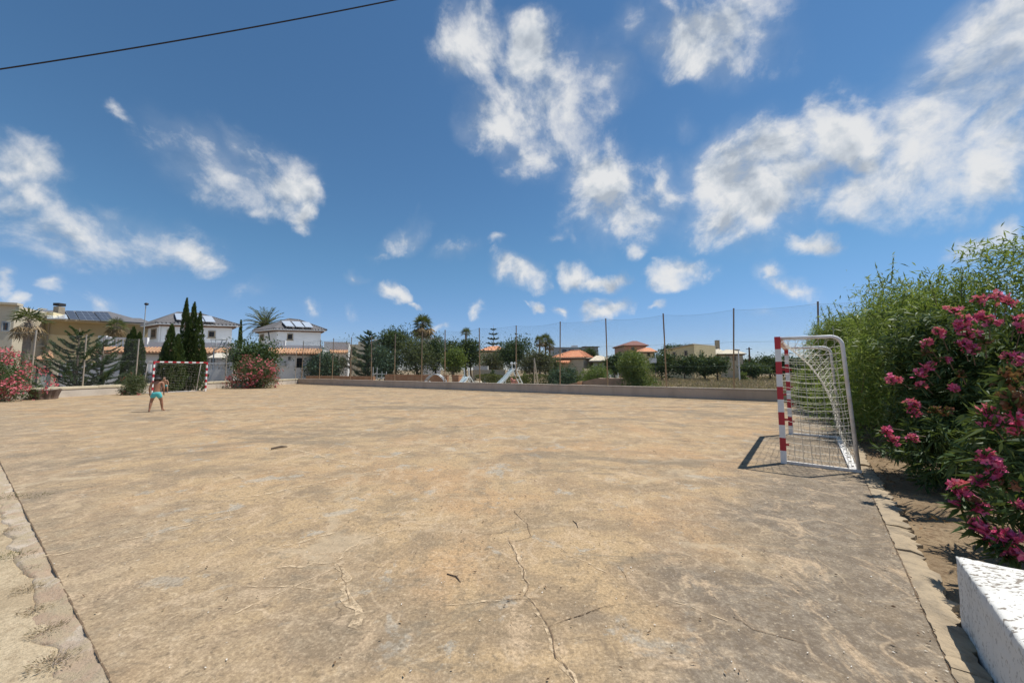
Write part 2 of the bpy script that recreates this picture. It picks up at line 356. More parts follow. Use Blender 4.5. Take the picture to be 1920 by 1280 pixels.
    # hairline crazing
    wv = nd(nt, 'ShaderNodeVectorMath', {0: co, 1: nd(nt, 'ShaderNodeVectorMath', {0: noise(nt, co, 1.6, 5, .6, out='Color'), 1: (.9, .9, .0)}, operation='MULTIPLY').outputs[0]}, operation='ADD').outputs[0]
    ve = nd(nt, 'ShaderNodeTexVoronoi', {'Vector': wv, 'Scale': .42}, feature='DISTANCE_TO_EDGE').outputs['Distance']
    cr = math_(nt, 'MULTIPLY', math_(nt, 'LESS_THAN', ve, .0032), maprange(nt, noise(nt, co, .5, 2), .44, .6))
    c = mixc(nt, math_(nt, 'MULTIPLY', cr, .5), c, (.09, .065, .045))
    ve2 = math_(nt, 'MULTIPLY', maprange(nt, ve, .03, .0), maprange(nt, noise(nt, co, .7, 3), .46, .6, 0, .42))
    c = mixc(nt, ve2, c, (.50, .40, .27))
    nt.links.new(c, b.inputs['Base Color']); b.inputs['Roughness'].default_value = .92; b.inputs['Specular IOR Level'].default_value = .25
    h = math_(nt, 'ADD', math_(nt, 'MULTIPLY', fin, .6), math_(nt, 'MULTIPLY', grain, .35))
    bump(nt, b, h, .55, .02); return m
M_court = court_mat()
mb = MB(); mb.prism([tuple(p) for p in COURT][::-1], -.2, 0.0)
court = tag(mb.build('court', M_court), kind='structure')

def soil_mat(name, a, b2, d, sc=1.5, bmp=.6):
    m, nt, b, out = base_mat(name); co = coord(nt)
    c = mixc(nt, maprange(nt, noise(nt, co, sc, 8, .66, .3), .38, .62), a, b2)
    c = mixc(nt, maprange(nt, noise(nt, co, sc * 9, 6, .7), .48, .7, 0, .8), c, d)
    g = noise(nt, co, 55, 4, .7)
    c = mixc(nt, maprange(nt, g, .35, .65, .35, 0), c, tuple(x * .4 for x in d))
    nt.links.new(c, b.inputs['Base Color']); b.inputs['Roughness'].default_value = .95; b.inputs['Specular IOR Level'].default_value = .1
    bump(nt, b, math_(nt, 'ADD', g, noise(nt, co, 12, 6, .7)), bmp, .03); return m
M_ground = soil_mat('dry_earth', (.31, .235, .15), (.24, .18, .115), (.20, .16, .09), .25)
M_soil = soil_mat('bed_soil', (.34, .25, .155), (.26, .185, .11), (.15, .095, .055), 1.6)
M_sand = soil_mat('pale_sand', (.58, .47, .315), (.47, .365, .235), (.36, .27, .17), 1.3)
mb = MB(); mb.v = [(-700, -60, -.12), (700, -60, -.12), (700, 1400, -.12), (-700, 1400, -.12)]; mb.f = [(0, 1, 2, 3)]; mb.m = [0]
tag(mb.build('ground', M_ground), kind='structure')

def patch(name, origin, ex, ey, nx, ny, mat, amp, z0, keep=None, edge0=True):
    """lumpy sheet of loose soil; flat along its first edge"""
    from mathutils import noise as mn
    vs = []; fs = []
    for j in range(ny + 1):
        for i in range(nx + 1):
            p = origin + ex * (i / nx) + ey * (j / ny)
            h = mn.fractal(Vector((p.x * 1.3, p.y * 1.3, 1.7)), 1.0, 2.0, 5) * amp
            vs.append((p.x, p.y, z0 + h * min(1, j / 2 + .2)))
    for j in range(ny):
        for i in range(nx): k = j * (nx + 1) + i; fs.append((k, k + 1, k + nx + 2, k + nx + 1))
    mb = MB(); mb.add(vs, fs); o = mb.build(name, mat, smooth=True); return tag(o, kind='structure')
# bed under the hedge, from the near wall block to the fence
patch('soil_bed', K0 - RN * .03 - RED * .6, RED * 27, -RN * 9, 200, 70, M_soil, .05, -.045)
patch('sandy_path', K0 - NN * .05 - NED * 2, NED * 34, -NN * 5, 340, 70, M_sand, .035, -.03)

# kerb stones along the bed, broken and sunk
M_kerb = worn('kerb_stone', (.40, .31, .20), (.24, .19, .13), 5.5, .9, 45, .95, 1.0)
mb = MB(); t = .05
Lr = (K1 - K0).length
while t < Lr - .4:
    ln = random.uniform(.55, .95); w = random.uniform(.125, .165); z = random.uniform(.0, .022); o = random.uniform(-.006, .01)
    a0 = K0 + RED * t; ks = 16; top = []; vs = []; fs = []
    for i in range(ks + 1):
        q = a0 + RED * (ln * i / ks)
        inn = q + RN * random.uniform(.0, .012); outn = q - RN * (w + random.uniform(-.03, .03)); md = q - RN * (w * .5)
        zz = z + random.uniform(-.009, .006)
        vs += [(inn.x, inn.y, -.08), (inn.x, inn.y, zz), (md.x, md.y, zz + random.uniform(0, .012)), (outn.x, outn.y, zz - .012), (outn.x, outn.y, -.1)]
    for i in range(ks):
        for k in range(4): fs.append((i * 5 + k, i * 5 + k + 1, i * 5 + k + 6, i * 5 + k + 5))
    fs += [(4, 3, 2, 1, 0), tuple(ks * 5 + k for k in range(5))]
    mb.add(vs, fs); t += ln + random.uniform(.001, .014)
tag(mb.build('kerb', M_kerb), kind='structure')
# crumbling mortar edge on the sandy side, half buried
def edge_mat():
    m, nt, b, out = base_mat('crumbled_mortar'); co = coord(nt)
    v = nd(nt, 'ShaderNodeTexVoronoi', {'Vector': nd(nt, 'ShaderNodeVectorMath', {0: co, 1: nd(nt, 'ShaderNodeVectorMath', {0: noise(nt, co, 5, 5, .6, out='Color'), 1: (.25, .25, .1)}, operation='MULTIPLY').outputs[0]}, operation='ADD').outputs[0], 'Scale': 4.2}).outputs
    st = ramp(nt, nd(nt, 'ShaderNodeSeparateColor', {0: v['Color']}).outputs[0], [(0, (.50, .37, .25)), (.4, (.43, .30, .20)), (.7, (.60, .50, .39)), (1, (.38, .285, .185))])
    c = mixc(nt, maprange(nt, noise(nt, co, 7, 8, .7), .42, .6), st, (.47, .37, .235)); c = mixc(nt, maprange(nt, noise(nt, co, 22, 8, .75), .42, .3, 0, .8), c, (.15, .115, .07)); c = mixc(nt, maprange(nt, noise(nt, co, 30, 6, .75), .58, .7, 0, .6), c, (.68, .60, .47))
    nt.links.new(c, b.inputs['Base Color']); b.inputs['Roughness'].default_value = .95; bump(nt, b, noise(nt, co, 24, 8, .75), .9, .03); return m
from mathutils import noise as mnoise
vs = []; fs = []; nx, ny = 420, 9
for i in range(nx + 1):
    t = -.4 + 26.0 * (i / nx) ** 1.6; wv = .16 + .07 * mnoise.noise(Vector((t * 1.1, 3, 0))) + .07 * mnoise.noise(Vector((t * 4.1, 7, 0))) + .03 * mnoise.noise(Vector((t * 13, 1, 0)))
    for j in range(ny + 1):
        f = j / ny; q = K0 + NED * t + NN * .012 - NN * wv * f
        h = -.004 + .018 * mnoise.fractal(Vector((q.x * 5, q.y * 5, .5)), 1.0, 2.0, 5) * (0 if j == 0 else 1) - (.06 if j == ny else 0) - .012 * f
        vs.append((q.x, q.y, min(h, .012)))
for i in range(nx):
    for j in range(ny): k = i * (ny + 1) + j; fs.append((k, k + ny + 1, k + ny + 2, k + 1))
mb = MB(); mb.add(vs, fs); tag(mb.build('border_strip', edge_mat(), smooth=True), kind='structure')

# cracks and scratches in the slab, each a thin sheet of dirt or mortar
def crumble(name, col, lo, hi, sc=14):
    m, nt, b, out = base_mat(name); co = coord(nt); b.inputs['Base Color'].default_value = c4(col); b.inputs['Roughness'].default_value = .95; b.inputs['Specular IOR Level'].default_value = .1
    tr = nt.nodes.new('ShaderNodeBsdfTransparent'); f = maprange(nt, noise(nt, co, sc, 7, .75), lo, hi)
    mx = nd(nt, 'ShaderNodeMixShader', {0: f, 1: tr.outputs[0], 2: b.outputs[0]}); nt.links.new(mx.outputs[0], out.inputs[0]); return m
M_crack = crumble('crack_dirt', (.16, .11, .07), .36, .56, 25); M_mortar = crumble('crack_sand', (.60, .46, .30), .38, .64); M_gr = crumble('crack_moss', (.25, .195, .11), .48, .66, 8)
def crack(pts, w, mat, jit=.02, z=.004, step=.07):
    P = [G2(*p) for p in pts]; Q = [P[0]]
    for a, b in zip(P, P[1:]):
        n = max(2, int((b - a).length / step)); nn = (b - a).normalized(); nn = Vector((-nn.y, nn.x))
        for i in range(1, n + 1): Q.append(a + (b - a) * i / n + nn * random.gauss(0, jit * .5))
    mb = MB(); vs = []; fs = []
    for i, q in enumerate(Q):
        d = (Q[min(i + 1, len(Q) - 1)] - Q[max(i - 1, 0)]).normalized(); nn = Vector((-d.y, d.x)); ww = w * random.uniform(.35, 1.3) * (.3 if i in (0, len(Q) - 1) else 1)
        a = q + nn * ww / 2; b = q - nn * ww / 2; vs += [(a.x, a.y, z), (b.x, b.y, z)]
    fs = [(2 * i, 2 * i + 1, 2 * i + 3, 2 * i + 2) for i in range(len(Q) - 1)]
    mb.add(vs, fs); mb.build('crack', mat, court)
def zr(x0, y0, s, pts): return [(x0 + x / s, y0 + y / s) for x, y in pts]
Z4 = lambda *p: zr(400, 740, 2.37, p)
main = Z4((1310, 640), (1345, 710), (1368, 770), (1390, 840), (1395, 890), (1440, 960), (1490, 1030), (1510, 1130), (1560, 1200), (1625, 1300))
crack(main, .032, M_mortar, .02, .003); crack(main, .0085, M_crack, .016, .006)
crack(Z4((1335, 510), (1360, 545), (1392, 575), (1413, 630), (1330, 655)), .008, M_crack, .012)
crack(Z4((1030, 935), (1200, 920), (1395, 905)), .016, M_mortar, .01); crack(Z4((1250, 912), (1395, 905), (1460, 908)), .005, M_crack, .01, .006)
crack(Z4((1490, 1030), (1560, 1005), (1659, 975), (1760, 930)), .006, M_crack, .015)
crack(Z4((540, 745), (575, 800), (590, 870), (605, 930), (640, 990), (668, 1035)), .06, M_mortar, .03); crack(Z4((540, 745), (575, 790), (588, 870), (603, 940)), .005, M_crack, .02, .006)
crack(Z4((540, 745), (590, 700), (660, 645), (830, 590)), .035, M_mortar, .03)
crack(Z4((270, 770), (400, 758), (540, 745)), .03, M_mortar, .03)
crack(Z4((150, 850), (290, 850), (440, 860)), .022, M_mortar, .02)
crack(Z4((0, 490), (110, 462), (270, 432), (590, 365), (800, 325)), .06, M_mortar, .04)
crack(Z4((760, 285), (900, 245), (1090, 205), (1200, 175)), .07, M_mortar, .04)
crack(Z4((630, 180), (800, 145), (960, 118)), .06, M_mortar, .04)
crack(Z4((370, 245), (530, 285), (680, 325)), .07, M_mortar, .05)
crack(Z4((75, 335), (130, 375), (240, 400)), .05, M_mortar, .04); crack(Z4((70, 510), (75, 570), (62, 640), (110, 690)), .012, M_mortar, .03)
crack(Z4((230, 690), (360, 662), (560, 610)), .035, M_mortar, .03)
crack(Z4((1160, 95), (1500, 120), (1800, 160)), .04, M_gr, .05)
Z8 = lambda *p: zr(1050, 940, 3.2, p)
crack(Z8((0, 310), (150, 355), (280, 425)), .018, M_mortar, .02); crack(Z8((340, 365), (400, 440), (402, 490)), .005, M_crack, .02)
crack(Z8((600, 570), (780, 630), (1010, 715)), .012, M_mortar, .02); crack(Z8((900, 535), (960, 600)), .008, M_mortar, .01)
crack(Z8((1000, 690), (1250, 790), (1500, 860)), .006, M_crack, .02); crack(Z8((0, 720), (250, 645), (390, 615)), .005, M_crack, .02)
crack([(1100, 800), (1290, 838), (1470, 850)], .05, M_mortar, .03)
crack([(15, 935), (60, 932), (130, 918)], .06, M_gr, .05); crack([(420, 1160), (640, 1058)], .014, M_mortar, .02)
crack([(60, 1050), (290, 1000), (420, 965)], .03, M_mortar, .03)
for k, (e0, dirr, L, off) in enumerate(((K0, RED, 9, .010), (K0, NED, 14, .003))):      # dirt joint along the kerbs
    nrm = RN if k == 0 else NN
    mb = MB(); vs = []; n = 150
    for i in range(n + 1):
        q = e0 + dirr * (L * i / n); w = random.uniform(.0, .006)
        a = q + nrm * (off - .005); b = q + nrm * (off + w); vs += [(a.x, a.y, .003), (b.x, b.y, .003)]
    mb.add(vs, [(2 * i, 2 * i + 1, 2 * i + 3, 2 * i + 2) for i in range(n)]); mb.build('joint', M_crack, court)

# loose litter: fallen leaves, chips of shell and grit
M_litter = leaf_mat('dry_litter', [(.05, .03, .02), (.16, .10, .06), (.10, .06, .04), (.26, .17, .09)], .05, .8, .1)
M_chips = leaf_mat('white_chips', [(.55, .5, .42), (.75, .72, .66), (.42, .36, .28)], .0, .8, .1)
def scatter(n, a0, u, v, su, sv, bias=1.0, z=.012):
    a = rng.random(n) ** bias; b = rng.random(n); p = np.array(a0)[None] + np.array(u)[None] * (b * su)[:, None] + np.array(v)[None] * (a * sv)[:, None]
    return np.c_[p, np.full(n, z)]
c = np.vstack([scatter(330, K0, RED, RN, 10, 4, 2.2), scatter(160, K0, NED, NN, 14, 5, 1.8), scatter(160, K0, (RED + NED * .7), RN, 6, 4, 1)])
d = rng.normal(size=(len(c), 3)) * np.array([1, 1, .15])
tag(leaf_mesh('leaf_litter', c, d, rng.uniform(.008, .035, len(c)), rng.uniform(.005, .014, len(c)), M_litter, nrm=np.tile([0., 0, 1], (len(c), 1)) + rng.normal(size=(len(c), 3)) * .3), 'dry leaf scraps scattered over the concrete court', 'leaf litter', kind='stuff')
c = np.vstack([scatter(420, K0, RED, RN, 9, 2.6, 1.6, .007), scatter(200, K0, NED, NN, 12, 4, 1.6, .007)])
d = rng.normal(size=(len(c), 3)) * np.array([1, 1, .05])
tag(leaf_mesh('chips_gravel', c, d, rng.uniform(.004, .018, len(c)), rng.uniform(.003, .010, len(c)), M_chips, nrm=np.tile([0., 0, 1], (len(c), 1))), 'white shell and stone chips on the court edge', 'stone chips', kind='stuff')
n = 17000
c = scatter(n, K0 + RED * .8, RED, -RN, 13, 3.6, .9, 0.0); keepm = rng.random(n) < np.clip((np.linalg.norm(c[:, :2] - np.array(K0), axis=1) - 1.5) / 3.5, .12, 1) * np.clip(.35 + .9 * np.sin(c[:, 0] * 2.3 + np.sin(c[:, 1] * 3.1)) * np.cos(c[:, 1] * 2.7), .05, 1)
c = c[keepm]; c[:, 2] = -.02 + rng.random(len(c)) * .045; c[:, :2] -= np.array(RN) * .2
d = rng.normal(size=c.shape) * np.array([1, 1, .35])
tag(leaf_mesh('fallen_leaves', c, d, rng.uniform(.03, .085, len(c)), rng.uniform(.010, .022, len(c)), leaf_mat('fallen_leaf', [(.10, .055, .03), (.22, .13, .07), (.30, .19, .10), (.15, .075, .045)], .1, .8, .1)), 'dry brown leaves lying under the flowering hedge', 'fallen leaves', kind='stuff')
M_twig = plain('twig_bark', (.10, .07, .05), .9)
for lab, a, b, w in (('dark brown stick lying on the court near mid-field', (508, 843), (539, 839), .022), ('short bent dark twig lying beside the long crack', (838, 1076), (864, 1092), .0045), ('thin dark twig lying near the pale patch on the court', (1074, 976), (1084, 990), .004)):
    A, B = G2(*a), G2(*b); mid = (A + B) / 2
    o = empty('stick', (mid.x, mid.y, 0), lab, 'stick', 'sticks lying on the court')
    mb = MB(); q = A.lerp(B, .55) + Vector((.01, .02)); mb.tube([(A.x, A.y, w), (q.x, q.y, w * 1.6), (B.x, B.y, w)], [w * .7, w, w * .4], 6); mb.build('stem', M_twig, o)
    if w < .01:
        mb = MB(); mb.tube([(q.x, q.y, w * 1.1), (q.x + .012, q.y + .02, w * 1.6)], [w * .6, w * .3], 5); mb.build('side_shoot', M_twig, o)
# ------------------------------------------------------------------ walls round the court
M_white = worn('old_whitewash', (.78, .77, .74), (.62, .61, .57), 2.0, .85, 30, .6, .5)
def spalled():
    m, nt, b, out = base_mat('spalled_whitewash'); co = coord(nt)
    n = noise(nt, nd(nt, 'ShaderNodeMapping', {'Vector': co, 'Rotation': (0, 0, R(35)), 'Scale': (1.0, 2.2, 1.6)}).outputs[0], 23, 3, .55, .6)
    g = nt.nodes.new('ShaderNodeNewGeometry'); up = nd(nt, 'ShaderNodeSeparateXYZ', {0: g.outputs['Normal']}).outputs[2]
    thr = maprange(nt, noise(nt, co, 2.2, 3), .35, .65, .60, .53)
    pit = maprange(nt, math_(nt, 'SUBTRACT', n, thr), 0, .035)
    pit = math_(nt, 'MULTIPLY', pit, maprange(nt, up, .3, .8, .5, 1.0))
    stain = maprange(nt, noise(nt, nd(nt, 'ShaderNodeMapping', {'Vector': co, 'Scale': (1, 1, .3)}).outputs[0], 5, 6, .65), .5, .72, 0, .4)
    c = mixc(nt, stain, (.68, .66, .605), (.46, .45, .40)); c = mixc(nt, pit, c, (.24, .205, .165))
    nt.links.new(c, b.inputs['Base Color']); b.inputs['Roughness'].default_value = .9
    bump(nt, b, math_(nt, 'SUBTRACT', noise(nt, co, 60, 4, .6), math_(nt, 'MULTIPLY', pit, 1.2)), .3, .008); return m
B0 = G2(1800, 1165); BD = -RED; BN = -RN
bm = bmesh.new(); bmesh.ops.create_cube(bm, size=1.0)
for v in bm.verts: q = B0 + BD * 3.0 * (v.co.x + .5) + BN * .62 * (v.co.y + .5); v.co = (q.x, q.y, -.14 + .525 * (v.co.z + .5))
LX = Vector((BD.x, BD.y, 0)); LY = Vector((BN.x, BN.y, 0)); O3 = Vector((B0.x, B0.y, 0))
for ax, cuts in ((LX, 150), (LY, 34), (Vector((0, 0, 1)), 28)):
    es = [e for e in bm.edges if abs((e.verts[1].co - e.verts[0].co).normalized().dot(ax)) > .99]; bmesh.ops.subdivide_edges(bm, edges=es, cuts=cuts, use_grid_fill=True)
from mathutils import noise as mnoise
bm.normal_update()
for v in bm.verts:
    p = v.co - O3; x, y, z = p.dot(LX), p.dot(LY), v.co.z; d = sorted((min(x, 3 - x), min(y, .62 - y), .385 - z))
    edge = max(0, 1 - d[1] / .03)                    # near two faces at once: worn arris
    h = .004 * mnoise.fractal(v.co * 7, 1.0, 2.0, 4) + .0022 * mnoise.noise(v.co * 40)
    v.co += v.normal * (h - edge * (.006 + .010 * max(0, mnoise.noise(v.co * 9)) + .007 * max(0, mnoise.noise(v.co * 31))))
me = bpy.data.meshes.new('concrete_block_wall'); bm.to_mesh(me); bm.free(); me.materials.append(spalled()); me.polygons.foreach_set('use_smooth', [True] * len(me.polygons)); o = link('concrete_block_wall', me)
tag(o, 'thick white painted concrete wall with pitted flat top at the court corner', 'low wall')

M_cwall = worn('grey_render', (.52, .43, .35), (.40, .325, .26), 1.1, .9, 22, .8, .5, streak=True)
M_cope = worn('coping_render', (.54, .46, .37), (.40, .335, .26), 1.6, .9, 25, .7, .5)
FWE = K1 + FWD * 3.0; FWL = (FWE - FW0).length
fo = empty('boundary_wall', (FW0.x, FW0.y, 0), 'long low grey rendered wall under the tall netting fence', 'low wall')
mb = MB(); mb.wbox(FW0, FWE, 0, FWL, -.15, .50, -.22, 0); mb.build('wall', M_cwall, fo, bev=.02)
mb = MB(); t = 0
while t < FWL:
    L = min(random.uniform(3.2, 4.2), FWL - t + .001); mb.wbox(FW0, FWE, t, t + L - .012, .503, .565 + random.uniform(-.012, .012), -.235, .014); t += L
mb.build('coping', M_cope, fo, bev=.012)
LWN = 2.5; LA = LW0 - LWD * 9; LL = (LW1 - LA).length
M_lwall = worn('cream_render', (.60, .53, .44), (.44, .385, .32), .9, .9, 18, .9, .5)
M_lcope = worn('cream_coping', (.66, .575, .41), (.52, .45, .33), 1.5, .9, 20, .7, .4)
lo = empty('end_wall', (LW0.x, LW0.y, 0), 'low cream wall with sandy coping behind the far goal', 'low wall')
mb = MB(); mb.wbox(LA, LW1, 0, LL, -.15, .42, -.24, 0); mb.build('wall', M_lwall, lo, bev=.02)
mb = MB(); t = 0
while t < LL:
    L = min(random.uniform(2.5, 4.0), LL - t + .001); mb.wbox(LA, LW1, t, t + L - .015, .423, .575 + random.uniform(-.015, .015), -.26, .03); t += L
mb.build('coping', M_lcope, lo, bev=.015)
mb = MB(); mb.wbox(LW1, LW1 + FWD * -1, .0, .02, 0, .01, 0, .01)

# ------------------------------------------------------------------ fences
def post_mat(name, a, b2):
    m, nt, b, out = base_mat(name); co = coord(nt)
    n = noise(nt, nd(nt, 'ShaderNodeMapping', {'Vector': co, 'Scale': (3, 3, .8)}).outputs[0], 3, 6, .65)
    z = nd(nt, 'ShaderNodeSeparateXYZ', {0: co}).outputs[2]
    c = mixc(nt, maprange(nt, math_(nt, 'ADD', math_(nt, 'MULTIPLY', z, .24), math_(nt, 'MULTIPLY', math_(nt, 'SUBTRACT', n, .5), 1.8)), .45, .62), a, b2)
    nt.links.new(c, b.inputs['Base Color']); b.inputs['Roughness'].default_value = .8; bump(nt, b, noise(nt, co, 60, 3), .3, .005); return m
M_post = post_mat('rusty_post', (.40, .265, .15), (.24, .185, .145)); M_postl = post_mat('pale_post', (.44, .36, .27), (.36, .33, .28))
M_wire = plain('fence_wire', (.075, .115, .10), .6); M_wire2 = plain('galvanised_wire', (.25, .26, .25), .5, .3)
def fence(name, label, A, B, posts, H, z0, wire, pmat, sp, r, seed, rails=(), sag=.12, pr=.036, off=.11, panels=None):
    """posts at the given metres along A->B, diamond netting strung between them"""
    A = Vector(A); B = Vector(B); L = (B - A).length; a = (B - A) / L; rnd = random.Random(seed)
    root = empty(name, (A.x, A.y, z0), label, 'fence')
    nn = Vector((a.y, -a.x)); nn = nn if nn.dot(-A) > 0 else -nn
    P = lambda t, z, o=0.0: (A.x + a.x * t - nn.x * (off - o), A.y + a.y * t - nn.y * (off - o), z)
    proto = None
    for t in posts:
        mb = MB(); lx, ly = rnd.gauss(0, .012), rnd.gauss(0, .012); h = H + rnd.uniform(-.04, .06)
        b0 = Vector(P(t, z0 - .1)); q = Vector((lx * h, ly * h, 0))
        mb.tube([b0, b0 + Vector((0, 0, h * .5)) + q * .4, b0 + Vector((0, 0, h + .12)) + q], pr * rnd.uniform(.92, 1.08), 8)
        mb.tube([b0 + q + Vector((0, 0, h + .12)), b0 + q + Vector((0, 0, h + .15))], pr * 1.15, 8)
        mb.build('post', pmat, root)
    ps = sorted(posts)
    def top(t):
        for p, q in zip(ps, ps[1:]):
            if p <= t <= q: f = (t - p) / (q - p); return H - sag * 4 * f * (1 - f) * (1 if int(p * 7) % 3 else .55)
        return H
    mb = MB(); s0, s1 = ps[0], ps[-1]
    def wires(zlo, zhi_f, spacing, rad, lim):
        n = int((lim[1] - lim[0] + H) / spacing)
        for sg in (1, -1):
            for i in range(n):
                t = lim[0] - (H if sg > 0 else 0) + i * spacing
                za, ta = zlo, t
                if sg > 0:
                    if t < lim[0]: za = zlo + lim[0] - t; ta = lim[0]
                    tb = min(lim[1], ta + (H - za)); zb = za + (tb - ta)
                else:
                    if t > lim[1]: za = zlo + t - lim[1]; ta = lim[1]
                    tb = max(lim[0], ta - (H - za)); zb = za + (ta - tb)
                zt = zhi_f(tb)
                if zb > zt: tb -= sg * (zb - zt); zb = zt
                if zb - za < .05: continue
                k = max(1, int(abs(tb - ta) / 1.3)); pts = []
                for j in range(k + 1):
                    f = j / k; tt = ta + (tb - ta) * f
                    pts.append(P(tt, z0 + za + (zb - za) * f, .034 + .015 * math.sin(tt * 1.7) + .004 * sg))
                mb.tube(pts, rad, 3, 0, False)
    for lim in (panels or [(s0, s1)]): wires(.05, top, sp, r, lim)
    mb.build('netting', wire, root)
    mb = MB(); n = int((s1 - s0) / .35)
    mb.tube([P(s0 + (s1 - s0) * i / n, z0 + top(s0 + (s1 - s0) * i / n), .04) for i in range(n + 1)], r * 2.6, 4)
    for zr_, sg in rails:
        mb.tube([P(s0 + (s1 - s0) * i / n, z0 + zr_ - (H - top(s0 + (s1 - s0) * i / n)) * sg, .04) for i in range(n + 1)], r * 3.2, 4)
    mb.build('tension_wire', wire, root)
    return root
def along(px, A, B): return hit(px, 700, A, B)[0]
fpx = [564, 597, 621, 655, 694.5, 738, 788.5, 832.5, 898, 966, 1048.5, 1138, 1248.5, 1375]
fposts = [along(p, FW0, FWE) for p in fpx]
g_ = fposts[-1] - fposts[-2]
fposts.append(along(1536, FW0, FWE)); fposts.append(fposts[-1] + g_); fposts = [p for p in fposts if p < FWL - .05]
fence('netting_fence', 'very tall wire netting fence with rusty posts along the long side of the court', FW0, FWE, fposts, 3.95, .555, M_wire, M_post, .075, .0014, 3, rails=((2.35, .8), (1.15, .3)))
lpx = [-40, 62, 160, 258, 350, 425, 497, 556]
lposts = [along(p, LA, LW1) for p in lpx]
fence('netting_fence', 'lower netting fence with pale posts on the cream wall behind the far goal', LA, LW1, lposts, 2.9, .565, M_wire2, M_postl, .09, .0012, 4, rails=((1.5, .5),), pr=.034)

